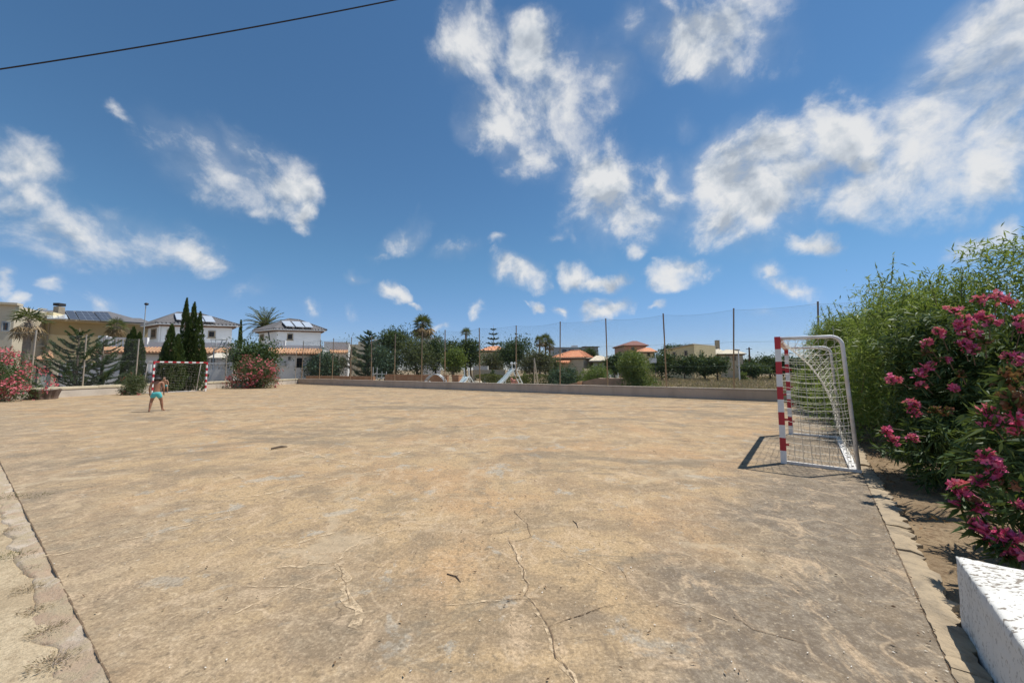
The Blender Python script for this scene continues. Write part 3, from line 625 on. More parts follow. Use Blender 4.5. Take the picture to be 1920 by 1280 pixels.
# ------------------------------------------------------------------ goals
M_red = worn('goal_red', (.50, .022, .035), (.42, .03, .035), 6, .45, 60, .5, .1); M_gwhite = worn('goal_white', (.84, .83, .81), (.72, .70, .66), 5, .45, 50, .5, .1)
M_net = plain('net_cord', (.70, .66, .56), .8); M_rust = worn('goal_tube', (.76, .75, .73), (.50, .42, .34), 7, .5, 40, .6, .2)
def goal(name, label, A, B, back, dtop, dbot, cord, ncell, seed, small=False):
    """A, B: feet of the two front posts on the ground; back: unit vector to the rear"""
    A = Vector((A.x, A.y, 0)); B = Vector((B.x, B.y, 0)); g = (B - A).normalized(); Wd = (B - A).length; H = 2.04; S = .08
    bk = Vector((back.x, back.y, 0)); rnd = random.Random(seed)
    root = empty(name, A, label, 'goal')
    M = Matrix((g, bk, Vector((0, 0, 1)))).transposed()
    loc = lambda x, y, z: A + g * x + bk * y + Vector((0, 0, z))
    for x in (0, Wd):
        mb = MB(); n = 10; hh = H / n
        for i in range(n): mb.box(loc(x, 0, hh * (i + .5)), (S, S, hh), M=M, mi=1 if i % 2 else 0)
        mb.build('post', [M_gwhite, M_red], root)
        if not small:
            for z in np.arange(.3, 1.9, .4): mb = MB(); mb.box(loc(x, S / 2 + .02, z), (.012, .045, .03), M=M); mb.build('net_hook', M_red, root)
    mb = MB(); n = 13; ln = (Wd - S) / n
    for i in range(n): mb.box(loc(S / 2 + ln * (i + .5), 0, H - S / 2), (ln, S * .999, S), M=M, mi=1 if i % 2 == 0 else 0)
    mb.build('crossbar', [M_gwhite, M_red], root)
    rc = .14
    def prof(x, top=H - .03):
        pts = [(S / 2, top)]; pts.append((dtop - rc, top))
        for k in range(1, 6): a = R(90 - 18 * k * .97); pts.append((dtop - rc + rc * math.cos(a), top - rc + rc * math.sin(a)))
        pts.append((dbot, .04)); return pts
    for x in (.0, Wd):
        mb = MB(); mb.tube([loc(x, y, z) for y, z in prof(x)], .026, 8); mb.build('side_frame', M_rust, root, smooth=True)
        mb = MB(); mb.box(loc(x, (dbot + S / 2) / 2, .022), (.05, dbot - S / 2 + .06, .04), M=M); mb.build('ground_bar', M_rust, root)
    mb = MB(); mb.box(loc(Wd / 2, dbot - .05, .02), (Wd - .05, .10, .035), M=M, mi=0)
    if not small:
        for i in range(9): mb.box(loc(Wd * (i + .6) / 9, dbot - .05, .0385), (.07, .03, .004), M=M, mi=1)
    mb.build('rear_bar', [M_rust, plain('slot_dark', (.05, .045, .04), .9)], root)
    # net: sides stretched on the frames, back and roof sagging forward between them
    mb = MB()
    def resample(pts, n):
        d = [0.0]
        for p, q in zip(pts, pts[1:]): d.append(d[-1] + math.dist(p, q))
        out = []
        for i in range(n + 1):
            t = d[-1] * i / n
            for j in range(len(pts) - 1):
                if d[j] <= t + 1e-9 <= d[j + 1] + 1e-6:
                    f = (t - d[j]) / max(1e-9, d[j + 1] - d[j]); out.append(tuple(a + (b - a) * f for a, b in zip(pts[j], pts[j + 1]))); break
            else: out.append(pts[-1])
        return out
    n2 = ncell * 2 + 4; n1 = int(ncell * 1.7)
    side = resample([(y, z - .03) for y, z in prof(0)], n2)
    sagp = resample([(S / 2, H - .05), (.2, 1.84), (.40, 1.6), (.55, 1.34), (.66, 1.05), (.73, .8), (.77, .45), (dbot - .03, .05)], n2)
    def pt(i, j):
        s = j / n1; w = min(1, math.sin(math.pi * s) * 1.35) ** .75 if not small else .5 * math.sin(math.pi * s)
        a, b = side[i], sagp[i]; y = a[0] + (b[0] - a[0]) * w; z = a[1] + (b[1] - a[1]) * w
        return loc(s * Wd, y + .012 * math.sin(i * 1.9 + j * 2.3), z + .015 * math.sin(i * 2.1 + j * 1.3))
    grid = [[pt(i, j) for j in range(n1 + 1)] for i in range(n2 + 1)]
    for i in range(n2 + 1): mb.tube(grid[i], cord, 3, 0, False)
    for j in range(n1 + 1): mb.tube([grid[i][j] for i in range(n2 + 1)], cord, 3, 0, False)
    for x in (0.0, Wd):
        nz = ncell * 2; 
        for k in range(1, nz):
            z = (H - .1) * k / nz; z0 = z + .03
            yb = dbot + (dtop - dbot) * (z / (H - .17)) if z < H - .2 else dtop - .03
            m = 7; mb.tube([loc(x, S / 2 + (yb - S / 2) * i / m, z0 - .035 * math.sin(math.pi * i / m) + rnd.uniform(-.008, .008)) for i in range(m + 1)], cord, 3, 0, False)
        ny = int(dbot / (H / nz)) + 1
        for k in range(1, ny):
            y = S / 2 + (dbot - S / 2) * k / ny
            zt = H - .06 if y < dtop - .05 else (dbot - y) / max(.01, dbot - dtop) * (H - .2)
            m = 10; mb.tube([loc(x, y * (1 - .1 * i / m) + rnd.uniform(-.006, .006), .04 + (zt - .04) * i / m) for i in range(m + 1)], cord, 3, 0, False)
    mb.build('net', M_net, root)
    return root
ga, gb = G2(1470, 868), G2(1483, 814); gd = (gb - ga).normalized(); gbk = Vector((gd.y, -gd.x))
goal('football_goal', 'red and white banded goal with sagging net, close to the hedge', ga, gb, gbk, .80, .89, .0033, 9, 5)
ha, hb = G2(285, 738), G2(385, 733); hd = (hb - ha).normalized(); hbk = Vector((-hd.y, hd.x))
goal('football_goal', 'distant red and white goal in front of the cream end wall', ha, hb, hbk, .62, .92, .0013, 8, 6, True)

# ------------------------------------------------------------------ people
M_skin = plain('tanned_skin', (.34, .165, .095), .55); M_skin2 = plain('child_skin', (.46, .26, .17), .55); M_hair = plain('black_hair', (.02, .016, .014), .6); M_hair2 = plain('brown_hair', (.09, .05, .03), .6)
M_teal = worn('turquoise_cloth', (.10, .50, .50), (.07, .42, .43), 8, .8, 80, .5, .4); M_eye = plain('eye', (.02, .015, .01), .3)
def skinned(name, chains, mat, parent, sub=2):
    """chains of (key, point, radius) sharing keys -> one grown surface"""
    idx = {}; vs = []; rs = []; es = []
    for ch in chains:
        prev = None
        for k, p, r in ch:
            if k not in idx: idx[k] = len(vs); vs.append(tuple(p)); rs.append(r)
            if prev is not None: es.append((idx[prev], idx[k]))
            prev = k
    me = bpy.data.meshes.new('tmp'); me.from_pydata(vs, es, []); o = bpy.data.objects.new('tmp', me); C.objects.link(o)
    sk = o.modifiers.new('skin', 'SKIN'); sk.use_smooth_shade = True; sk.branch_smoothing = .4
    lay = me.skin_vertices[0]
    for i, r in enumerate(rs):
        lay.data[i].radius = r if isinstance(r, tuple) else (r, r); lay.data[i].use_root = i == 0
    ss = o.modifiers.new('sub', 'SUBSURF'); ss.levels = sub; ss.render_levels = sub
    dg = bpy.context.evaluated_depsgraph_get(); me2 = bpy.data.meshes.new_from_object(o.evaluated_get(dg)); me2.name = name
    bpy.data.objects.remove(o); me2.materials.clear(); me2.materials.append(mat)
    return link(name, me2, parent)
def hand(ch, key, wrist, d, side, s=1.0):
    d = d.normalized(); side = side.normalized(); pl = wrist + d * .045 * s; nrm = d.cross(side).normalized()
    ch.append([(key, wrist, .022 * s), (key + 'p', pl, (.030 * s, .015 * s)), (key + 'q', pl + d * .035 * s, (.030 * s, .013 * s))])
    for i, (o, L) in enumerate(((-.024, .058), (-.008, .068), (.008, .064), (.024, .05))):
        b = pl + d * .045 * s + side * o * s; m = b + (d + nrm * .25) * L * .5 * s; e = m + (d + nrm * .7) * L * .5 * s
        ch.append([(key + 'q', pl + d * .035 * s, .02), ('%s%da' % (key, i), b, .0085 * s), ('%s%db' % (key, i), m, .008 * s), ('%s%dc' % (key, i), e, .0065 * s)])
    t = pl - side * .03 * s
    ch.append([(key + 'p', pl, .02), (key + 't', t + d * .012 * s, .01 * s), (key + 'u', t - side * .014 * s + d * .04 * s, .0085 * s)])
V = Vector
def boy():
    root = empty('person', G(291, 771.5), 'boy seen from behind walking in turquoise shorts, bare back and dark hair', 'person', rz=R(38)); root.scale = (1, 1, 1)
    # faces +Y of the empty, 1.3 m tall
    ch = []
    ch.append([('pel', V((0, 0, .68)), (.105, .082)), ('wai', V((0, .01, .79)), (.098, .075)), ('che', V((0, .02, .93)), (.118, .085)), ('shb', V((0, .025, 1.035)), (.085, .062)), ('nec', V((0, .045, 1.09)), .042), ('hea', V((0, .07, 1.15)), (.07, .075)), ('het', V((0, .075, 1.225)), (.072, .082)), ('hec', V((0, .07, 1.275)), (.045, .05))])
    ch.append([('hea', V((0, .07, 1.15)), .07), ('nos', V((0, .15, 1.15)), .012)])
    for s in (-1, 1): ch.append([('hea', 0, 0), ('ear%d' % s, V((.077 * s, .06, 1.165)), .014)])
    leg = {-1: ((-.075, .0, .60), (-.125, .02, .36), (-.155, -.03, .075), (-.17, .07, .025)), 1: ((.075, 0, .60), (.14, .06, .37), (.175, .09, .08), (.235, .20, .03))}
    for s, (h, k, a, f) in leg.items():
        ch.append([('pel', 0, 0), ('h%d' % s, V(h), .075), ('t%d' % s, (V(h) + V(k)) / 2, .062), ('k%d' % s, V(k), .046), ('c%d' % s, V(k).lerp(V(a), .3) - V((0, .012, 0)), .047), ('a%d' % s, V(a), .028), ('m%d' % s, V(a).lerp(V(f), .55) - V((0, 0, .02)), (.03, .022)), ('f%d' % s, V(f), (.032, .014))])
        ch.append([('a%d' % s, 0, 0), ('e%d' % s, V(a) + V((0, -.03, -.05)), .02)])
    for s in (-1, 1):
        sh = V((.145 * s, .02, 1.03)); eb = V((.19 * s, -.02, .82)); wr = V((.185 * s, .10, .67))
        ch.append([('shb', 0, 0), ('s%d' % s, sh, .048), ('u%d' % s, sh.lerp(eb, .5), .038), ('l%d' % s, eb, .03), ('r%d' % s, eb.lerp(wr, .35), .032), ('w%d' % s, wr, .021)])
        hand(ch, 'w%d' % s, wr, V((0, .35, -1)), V((-s * .4, 1, .2)), .85)
    fix(ch); skinned('body', ch, M_skin, root)
    hc = [[('a', V((0, .048, 1.19)), (.092, .092)), ('b', V((0, .058, 1.26)), (.092, .096)), ('c', V((0, .066, 1.305)), (.06, .065))], [('a', 0, 0), ('d', V((0, .0, 1.125)), (.07, .05))]]
    fix(hc); skinned('hair', hc, M_hair, root)
    sh = [[('p', V((0, 0, .685)), (.115, .092)), ('w', V((0, .005, .745)), (.112, .088))]]
    for s in (-1, 1): sh.append([('p', 0, 0), ('h%d' % s, V((.082 * s, .005, .60)), (.088, .088)), ('k%d' % s, V((.112 * s, .02, .455)), (.086, .086))])
    fix(sh); skinned('shorts', sh, M_teal, root)
def fix(ch):
    d = {}
    for c in ch:
        for k, p, r in c:
            if k not in d: d[k] = (p, r)
    for c in ch:
        for i, (k, p, r) in enumerate(c): c[i] = (k, d[k][0], d[k][1])
def keeper():
    p = G(308, 735.5); root = empty('person', p, 'child crouching at the goal mouth beside the boy, turquoise shorts and bare chest', 'person', rz=R(-155))
    ch = []
    ch.append([('pel', V((0, -.10, .50)), (.10, .08)), ('wai', V((0, -.05, .60)), (.09, .072)), ('che', V((0, .04, .715)), (.11, .082)), ('shb', V((0, .085, .80)), (.08, .06)), ('nec', V((0, .125, .845)), .038), ('hea', V((0, .16, .895)), (.066, .07)), ('het', V((0, .165, .965)), (.068, .075)), ('hec', V((0, .155, 1.01)), (.042, .045))])
    ch.append([('hea', 0, 0), ('nos', V((0, .236, .893)), .011)])
    for s in (-1, 1): ch.append([('hea', 0, 0), ('ear%d' % s, V((.072 * s, .15, .91)), .013)])
    for s in (-1, 1):
        h = V((.075 * s, -.09, .45)); k = V((.15 * s, .06, .28)); a = V((.16 * s, -.03, .065)); f = V((.18 * s, .08, .022))
        ch.append([('pel', 0, 0), ('h%d' % s, h, .07), ('k%d' % s, k, .044), ('c%d' % s, k.lerp(a, .35), .042), ('a%d' % s, a, .026), ('f%d' % s, f, (.03, .014))])
        ch.append([('a%d' % s, 0, 0), ('e%d' % s, a + V((0, -.025, -.042)), .018)])
        shp = V((.13 * s, .075, .79)); eb = V((.205 * s, .05, .60)); wr = V((.165 * s, .12, .40))
        ch.append([('shb', 0, 0), ('s%d' % s, shp, .044), ('l%d' % s, eb, .028), ('w%d' % s, wr, .02)])
        hand(ch, 'w%d' % s, wr, V((-.1 * s, .0, -1)), V((-s, .4, 0)), .8)
    fix(ch); b = skinned('body', ch, M_skin2, root)
    hc = [[('a', V((0, .125, .955)), (.088, .080)), ('b', V((0, .14, 1.0)), (.088, .088)), ('c', V((0, .148, 1.035)), (.06, .06))]]
    skinned('hair', hc, M_hair2, root)
    for s in (-1, 1): 
        mb = MB(); c = root.matrix_basis @ V((.027 * s, .232, .925)); mb.ball(c, .008, nu=6, nv=4); mb.build('eye', M_eye, root)
    mb = MB(); c = root.matrix_basis @ V((0, .228, .86)); mb.ball(c, (.02, .01, .005), nu=6, nv=4); mb.build('mouth', plain('lips', (.35, .12, .1), .5), root)
    sh = [[('p', V((0, -.10, .505)), (.112, .09)), ('w', V((0, -.07, .575)), (.105, .085))]]
    for s in (-1, 1): sh.append([('p', 0, 0), ('h%d' % s, V((.08 * s, -.07, .44)), (.085, .085)), ('k%d' % s, V((.125 * s, .01, .345)), (.076, .076))])
    fix(sh); skinned('shorts', sh, M_teal, root)
boy(); keeper()

# ------------------------------------------------------------------ log stump, overhead cable
M_bark = worn('grey_bark', (.17, .115, .085), (.08, .055, .045), 5, .95, 30, .9, 1.0, streak=True); M_cutw = worn('weathered_cut', (.36, .31, .25), (.22, .18, .14), 6, .9, 40, .8, .5)
p = G(83, 748); root = empty('tree_stump', p, 'squat dark tree stump with ribbed bark in front of the cream wall', 'stump')
mb = MB(); n = 36; vs = []; rings = [(0, .44), (.12, .445), (.3, .49), (.45, .53), (.5, .54)]
for z, r in rings:
    for k in range(n):
        a = 2 * math.pi * k / n; rr = r * (1 + .07 * math.sin(a * 5 + 1) + .045 * math.sin(a * 11 + z * 2) + .02 * math.sin(a * 17)); vs.append((p.x + rr * math.cos(a), p.y + rr * math.sin(a), z * (1 + .06 * math.sin(a * 3))))
mb.add(vs, [(i * n + k, i * n + (k + 1) % n, (i + 1) * n + (k + 1) % n, (i + 1) * n + k) for i in range(len(rings) - 1) for k in range(n)]); mb.build('bark', M_bark, root)
mb = MB(); top = vs[-n:]; cc_ = (p.x, p.y, .47); k = len(top); mb.add([cc_] + [(x * .985 + p.x * .015, y * .985 + p.y * .015, z - .004) for x, y, z in top], [(0, i + 1, (i + 1) % k + 1) for i in range(k)]); mb.build('cut_face', M_cutw, root)
M_cable = plain('cable_sheath', (.012, .012, .02), .5)
a, b = W(-260, 167, 15.0), W(1010, -58, 17.8); mb = MB(); m = 30
pts = [a.lerp(b, i / m) - V((0, 0, .4 * 4 * (i / m) * (1 - i / m))) for i in range(m + 1)]
pts = [a + (a - b) * 1.2] + pts + [b + (b - a) * 1.5]
mb.tube(pts, .03, 6); tag(mb.build('overhead_cable', M_cable), 'single black overhead cable sagging across the upper sky', 'cable')
# ------------------------------------------------------------------ vegetation
G0 = -.12                                        # level of the land outside the court
M_trunk = worn('tree_bark', (.17, .125, .09), (.10, .075, .055), 4, .95, 25, .8, 1.0, streak=True)
M_palmtrunk = worn('palm_bark', (.26, .21, .165), (.15, .115, .085), 6, .95, 18, .9, 1.0)
def bright_(st, k): return [tuple(c * k for c in q) for q in st]
LM = {
 'dark': leaf_mat('leaf_dark', bright_([(.016, .034, .013), (.035, .06, .022), (.022, .045, .018), (.055, .08, .03)], 1.55), .18, .6, .2),
 'pine': leaf_mat('leaf_pine', bright_([(.018, .04, .018), (.04, .075, .028), (.028, .052, .024), (.07, .095, .045)], 1.5), .2, .6, .2),
 'blue': leaf_mat('leaf_blue', bright_([(.024, .05, .034), (.05, .085, .055), (.035, .065, .045), (.075, .11, .07)], 1.45), .2, .6, .2),
 'olive': leaf_mat('leaf_olive', bright_([(.05, .07, .03), (.095, .12, .055), (.07, .085, .045), (.13, .15, .08)], 1.15), .25, .6, .2),
 'greyg': leaf_mat('leaf_greygreen', [(.07, .08, .05), (.12, .125, .08), (.09, .09, .065), (.16, .15, .10)], .25, .7, .15),
 'bright': leaf_mat('leaf_bright', [(.065, .115, .022), (.12, .18, .035), (.16, .21, .05), (.09, .14, .03)], .35, .5, .3),
 'acacia': leaf_mat('leaf_willow', bright_([(.045, .08, .016), (.11, .17, .032), (.18, .235, .055), (.07, .115, .024), (.24, .28, .10)], 1.45), .42, .5, .3),
 'oleander': leaf_mat('leaf_oleander', bright_([(.022, .05, .018), (.05, .09, .03), (.035, .07, .022), (.10, .135, .05)], 1.3), .24, .52, .25),
 'palm': leaf_mat('leaf_palm', [(.04, .062, .022), (.08, .105, .035), (.12, .125, .05), (.055, .08, .03)], .25, .45, .4),
 'dead': leaf_mat('leaf_dead', [(.24, .16, .085), (.34, .25, .14), (.17, .11, .065), (.42, .32, .2)], .15, .8, .1),
 'cypress': leaf_mat('leaf_cypress', bright_([(.020, .038, .012), (.042, .07, .02), (.03, .055, .016), (.062, .09, .028)], 1.45), .15, .6, .2),
 'dry': leaf_mat('dry_grass', [(.32, .245, .165), (.42, .32, .215), (.34, .235, .175), (.24, .195, .12), (.48, .385, .26)], .25, .9, .05),
 'weed': leaf_mat('leaf_weed', [(.10, .10, .035), (.17, .145, .06), (.075, .085, .03), (.26, .2, .1)], .25, .8, .1),
 'hedge': leaf_mat('leaf_hedge', [(.07, .085, .025), (.12, .13, .04), (.09, .10, .03), (.16, .16, .06)], .25, .6, .2),
}
PINK = leaf_mat('petal_pink', [(.82, .09, .26), (.88, .18, .36), (.72, .05, .18), (.92, .34, .48)], .3, .6, .2)
PINKL = leaf_mat('petal_rose', [(.60, .10, .15), (.70, .18, .22), (.50, .07, .10), (.74, .30, .32)], .3, .6, .2)
BROWNF = leaf_mat('petal_withered', [(.20, .07, .04), (.30, .13, .07), (.16, .06, .04), (.36, .20, .12)], .2, .8, .1)

def rdir(n, up=0.0):
    d = rng.normal(size=(n, 3)); d[:, 2] += up; return unit(d)
def lobes(c, r, k, spread=.62, size=(.38, .6)):
    """a handful of overlapping bulges that give the crown its uneven outline"""
    out = [(np.array(c), np.array(r) * .62)]
    for _ in range(k):
        d = rdir(1)[0] * spread * rng.uniform(.6, 1.05); s = rng.uniform(*size)
        out.append((np.array(c) + d * np.array(r), np.array(r) * s * rng.uniform(.8, 1.2, 3)))
    return out
def crown_leaves(lb, nclump, per, clump, zmin=None):
    w = np.array([np.prod(r) ** (2 / 3) for _, r in lb]); w /= w.sum(); pick = rng.choice(len(lb), nclump, p=w)
    c = np.array([lb[i][0] for i in pick]); r = np.array([lb[i][1] for i in pick]); d = rdir(nclump, .15)
    rad = rng.uniform(.45, 1.05, (nclump, 1)) ** .6
    cc = c + d * r * rad; o = rng.normal(size=(nclump, per, 3)) * clump * rng.uniform(.5, 1.3, (nclump, 1, 1))
    p = (cc[:, None] + o).reshape(-1, 3); out = np.repeat(d, per, 0)
    if zmin is not None: k = p[:, 2] > zmin; p = p[k]; out = out[k]
    return p, out
def limbs(mb, base, zs, targets, r0, bend=.15):
    b = Vector(base); k = 5; t0 = Vector((base[0] + random.uniform(-bend, bend), base[1] + random.uniform(-bend, bend), zs))
    mb.tube([b, b.lerp(t0, .3) + Vector((random.uniform(-bend, bend) * .4, 0, 0)), b.lerp(t0, .7), t0], [r0 * 1.25, r0, r0 * .85, r0 * .7], 8)
    for q in targets:
        q = Vector(q); m = t0.lerp(q, .5) + Vector((random.uniform(-bend, bend), random.uniform(-bend, bend), random.uniform(0, bend)))
        mb.tube([t0 - Vector((0, 0, .06)), m, q], [r0 * .55, r0 * .34, r0 * .12], 6)
def tree(name, label, cat, px, ytop, ybot, hw, Y, mat, leaf=(.2, .09), n=2600, k=7, per=14, trunk_px=None, r0=.13, group=None, dz=.9, up=.2, clump=.2, crownname='crown', zspread=1.0):
    p = P2(px, Y); zt, zb = zat(ytop, Y), zat(ybot, Y); rw = hw / F * Y; rz = (zt - zb) / 2 * .85; rw *= .95; c = (p.x, p.y, (zt + zb) / 2 - rz * .05)
    tb = P2(trunk_px or px, Y); root = empty(name, (tb.x, tb.y, G0), label, cat, group)
    lb = lobes(c, (rw, rw * dz, rz), k); n = int(n * 1.7); leaf = (leaf[0] * 1.12, leaf[1] * 1.15)
    pts, out = crown_leaves(lb, n // per, per, clump * min(rw, rz * 1.5), zmin=G0 + .05)
    dirs = out * .6 + rdir(len(pts), up)
    leaf_mesh(crownname, pts, dirs, rng.uniform(.7, 1.3, len(pts)) * leaf[0], rng.uniform(.7, 1.3, len(pts)) * leaf[1], LM[mat], root)
    mb = MB(); limbs(mb, (tb.x, tb.y, G0 - .1), max(.25, zb + rz * .35), [tuple(l[0] + np.array([0, 0, -.1 * rz])) for l in lb[:6]], r0); mb.build('trunk', M_trunk, root, smooth=True)
    return root

def cypress(label, cones, Y, mat='cypress', group=None, ybase=715, name='cypress_tree', nper=2600, spread=.45, leaf=(.20, .07)):
    """cones: (px, ytop, half width px) of each leader"""
    p = P2(cones[0][0], Y); root = empty(name, (p.x, p.y, G0), label, 'cypress', group); P = []; D = []
    for px, yt, hw in cones:
        q = P2(px, Y + random.uniform(-.15, .15)); H = zat(yt, Y) - G0; r = hw / F * Y; n = int(nper * (H * r) / 3.0)
        t = rng.random(n) ** .8; a = rng.random(n) * 2 * math.pi
        prof = np.minimum(1, (t + .04) / .16) * (1 - t ** 1.7) ** .8
        lump = 1 + .18 * np.sin(a * 3 + t * 17) + .12 * np.sin(a * 5 - t * 31)
        rr = r * prof * lump * rng.uniform(.55, 1.04, n) ** .5
        P.append(np.c_[q.x + rr * np.cos(a), q.y + rr * np.sin(a), G0 + .15 + t * (H - .2)])
        D.append(np.c_[np.cos(a) * spread, np.sin(a) * spread, np.full(n, 1.0)] + rng.normal(size=(n, 3)) * .22)
    P = np.vstack(P); D = np.vstack(D)
    leaf_mesh('crown', P, D, rng.uniform(.7, 1.4, len(P)) * leaf[0], rng.uniform(.7, 1.3, len(P)) * leaf[1], LM[mat], root)
    mb = MB()
    for px, yt, hw in cones[:1]: mb.tube([(p.x, p.y, G0 - .1), (p.x, p.y, (zat(yt, Y)) * .8)], [.1, .03], 7)
    mb.build('trunk', M_trunk, root, smooth=True); return root

def conifer(label, px, ytop, hw, Y, tiers, mat='pine', first=.18, upturn=.35, needles=150, leaf=(.16, .03), name='conifer_tree', sparse=1.0, jag=.25, taper=1.0, group=None, r0=.09, nb=7, tight=1.0, even=False):
    """a straight trunk with whorls of branches, their tips turned up"""
    p = P2(px, Y); H = zat(ytop, Y) - G0; Rw = hw / F * Y; root = empty(name, (p.x, p.y, G0), label, 'conifer', group)
    tr = MB(); br = MB(); tr.tube([(p.x, p.y, G0 - .1), (p.x + .03, p.y, G0 + H * .5), (p.x, p.y, G0 + H)], [r0, r0 * .65, .015], 8); P = []; D = []
    for i in range(tiers):
        f = first + (1 - first) * (i / tiers) ** .95; z = G0 + f * H; L0 = Rw * (1 - f) ** taper / (1 - first) ** taper + .12
        for b in range(nb):
            a = 2 * math.pi * (b + .37 * i) / nb + random.uniform(-.25, .25); L = L0 * random.uniform(1 - jag * 1.6, 1 + jag); u = Vector((math.cos(a), math.sin(a), 0))
            zj = 0 if even else random.uniform(-.5, .5) * H / tiers; pts = [Vector((p.x, p.y, z + zj)) + u * L * s + Vector((0, 0, upturn * L * (s * s * 1.3 - .35 * s))) for s in (0, .35, .7, 1)]
            br.tube(pts, [.025, .018, .012, .005], 4, 0, False)
            m = max(8, int(needles * L * sparse)); s = rng.uniform(.15, 1.05, m)
            q = np.array([list(pts[0].lerp(pts[3], 0))] * m); x = s * L
            q = np.c_[p.x + u.x * x, p.y + u.y * x, z + zj + upturn * L * (s * s * 1.3 - .35 * s)] + rng.normal(size=(m, 3)) * np.array([.07, .07, .05]) * (.5 + L * .4) * tight
            P.append(q); D.append(np.tile([u.x, u.y, .55], (m, 1)) + rng.normal(size=(m, 3)) * .55)
    P = np.vstack(P); D = np.vstack(D)
    leaf_mesh('crown', P, D, rng.uniform(.7, 1.3, len(P)) * leaf[0], rng.uniform(.7, 1.3, len(P)) * leaf[1], LM[mat], root)
    tr.build('trunk', M_trunk, root, smooth=True); br.build('branches', M_trunk, root); return root

def fan_palm(label, px, ycen, Y, rcr, rtr, nf=34, dead=26, deadlen=1.0, lean=0, group=None, name='fan_palm', livemax=1.9, blades=13):
    p = P2(px, Y); zc = zat(ycen, Y); root = empty(name, (p.x, p.y, G0), label, 'palm tree', group)
    mb = MB(); m = 14; H = zc - G0
    mb.tube([(p.x + lean * math.sin(i / m * 2), p.y, G0 - .1 + H * i / m) for i in range(m + 1)], [rtr * (1.35 - .45 * min(1, i / 4)) * (1 + .06 * (i % 2)) for i in range(m + 1)], 9)
    mb.build('trunk', M_palmtrunk, root, smooth=True); top = np.array([p.x + lean * math.sin(2), p.y, zc])
    def fans(n, pol0, pol1, rad, mat, nm, hang):
        P = []; D = []; N = []; Ls = []; st = MB()
        for i in range(n):
            a = 2.4 * i + random.uniform(-.3, .3); th = pol0 + (pol1 - pol0) * ((i + .5) / n); d = np.array([math.sin(th) * math.cos(a), math.sin(th) * math.sin(a), math.cos(th)])
            pl = rad * random.uniform(.38, .55); hub = top + d * pl + np.array([0, 0, -hang * pl * .5]); st.tube([top, tuple(top + d * pl * .55 + np.array([0, 0, .04])), tuple(hub)], .018, 3, 0, False)
            side = np.cross(d, [0, 0, 1]); side /= np.linalg.norm(side) + 1e-6; nn = np.cross(side, d)
            for k in range(blades):
                an = R(-105 + 210 * k / (blades - 1)); bd = d * math.cos(an) + side * math.sin(an); bd = bd + np.array([0, 0, -.25 - hang]); bd /= np.linalg.norm(bd)
                L = rad * random.uniform(.42, .6); P.append(hub + bd * L * .5); D.append(bd); N.append(nn + rng.normal(size=3) * .3); Ls.append(L)
        P = np.array(P); Ls = np.array(Ls)
        st.build('petioles' if nm == 'fronds' else 'dead_petioles', M_palmtrunk, root)
        leaf_mesh(nm, P, np.array(D), Ls, Ls * .11, LM[mat], root, nrm=np.array(N), droop=.12)
    fans(nf, .15, livemax, rcr, 'palm', 'fronds', .05)
    if dead: fans(dead, 1.7, 2.75, rcr * deadlen, 'dead', 'dead_fronds', .45)
    return root
def feather_palm(label, px, ycen, Y, rcr, rtr, nf=34, group=None, name='date_palm', pol=(.1, 1.75), leaf=.42):
    p = P2(px, Y); zc = zat(ycen, Y); root = empty(name, (p.x, p.y, G0), label, 'palm tree', group)
    mb = MB(); m = 12; H = zc - G0; mb.tube([(p.x, p.y, G0 - .1 + H * i / m) for i in range(m + 1)], [rtr * (1.15 + .08 * (i % 2)) for i in range(m + 1)], 9); mb.build('trunk', M_palmtrunk, root, smooth=True)
    P = []; D = []; st = MB(); LL_ = []
    for i in range(nf):
        a = 2.4 * i + random.uniform(-.2, .2); th = pol[0] + (pol[1] - pol[0]) * ((i + .5) / nf); L = rcr * random.uniform(.85, 1.1)
        u = Vector((math.cos(a), math.sin(a), 0)); pts = []; q = Vector((p.x, p.y, zc)); e = th
        for k in range(9): pts.append(q.copy()); q = q + (u * math.sin(e) + Vector((0, 0, math.cos(e)))) * (L / 8); e += .075 + .05 * th
        st.tube(pts, [.03 - .003 * k for k in range(9)], 4, 0, False)
        for k in range(1, 9):
            t = (pts[k] - pts[k - 1]).normalized(); sd = t.cross(Vector((0, 0, 1))).normalized()
            for j in range(3):
                b = pts[k - 1].lerp(pts[k], j / 3)
                for sgn in (-1, 1):
                    bd = (sd * sgn * .75 + t * .7 + Vector((0, 0, .12))).normalized(); l = leaf * (1 - .45 * abs(k / 8 - .45)) * random.uniform(.85, 1.1); P.append(b + bd * l / 2); D.append(bd); LL_.append(l)
    LL_ = np.array(LL_); st.build('midribs', M_palmtrunk, root); leaf_mesh('fronds', np.array(P), np.array(D), LL_, LL_ * .11, LM['palm'], root); return root

def petals(cent, outd, mat, name, root, size=.03, jitter=.5):
    """five-petalled flowers at the given points"""
    n = len(cent); nrm = unit(outd + rng.normal(size=(n, 3)) * jitter); ref = rng.normal(size=(n, 3)); a = unit(np.cross(nrm, ref)); b = np.cross(nrm, a)
    P = []; D = []; N = []
    for k in range(5):
        an = 2 * math.pi * k / 5; d = a * math.cos(an) + b * math.sin(an) + nrm * .35; P.append(cent + d * size * .5); D.append(d); N.append(nrm)
    s = np.tile(rng.uniform(.8, 1.2, n), 5) * size
    return leaf_mesh(name, np.vstack(P), np.vstack(D), s, s * .85, mat, root, nrm=np.vstack(N), fold=.15)

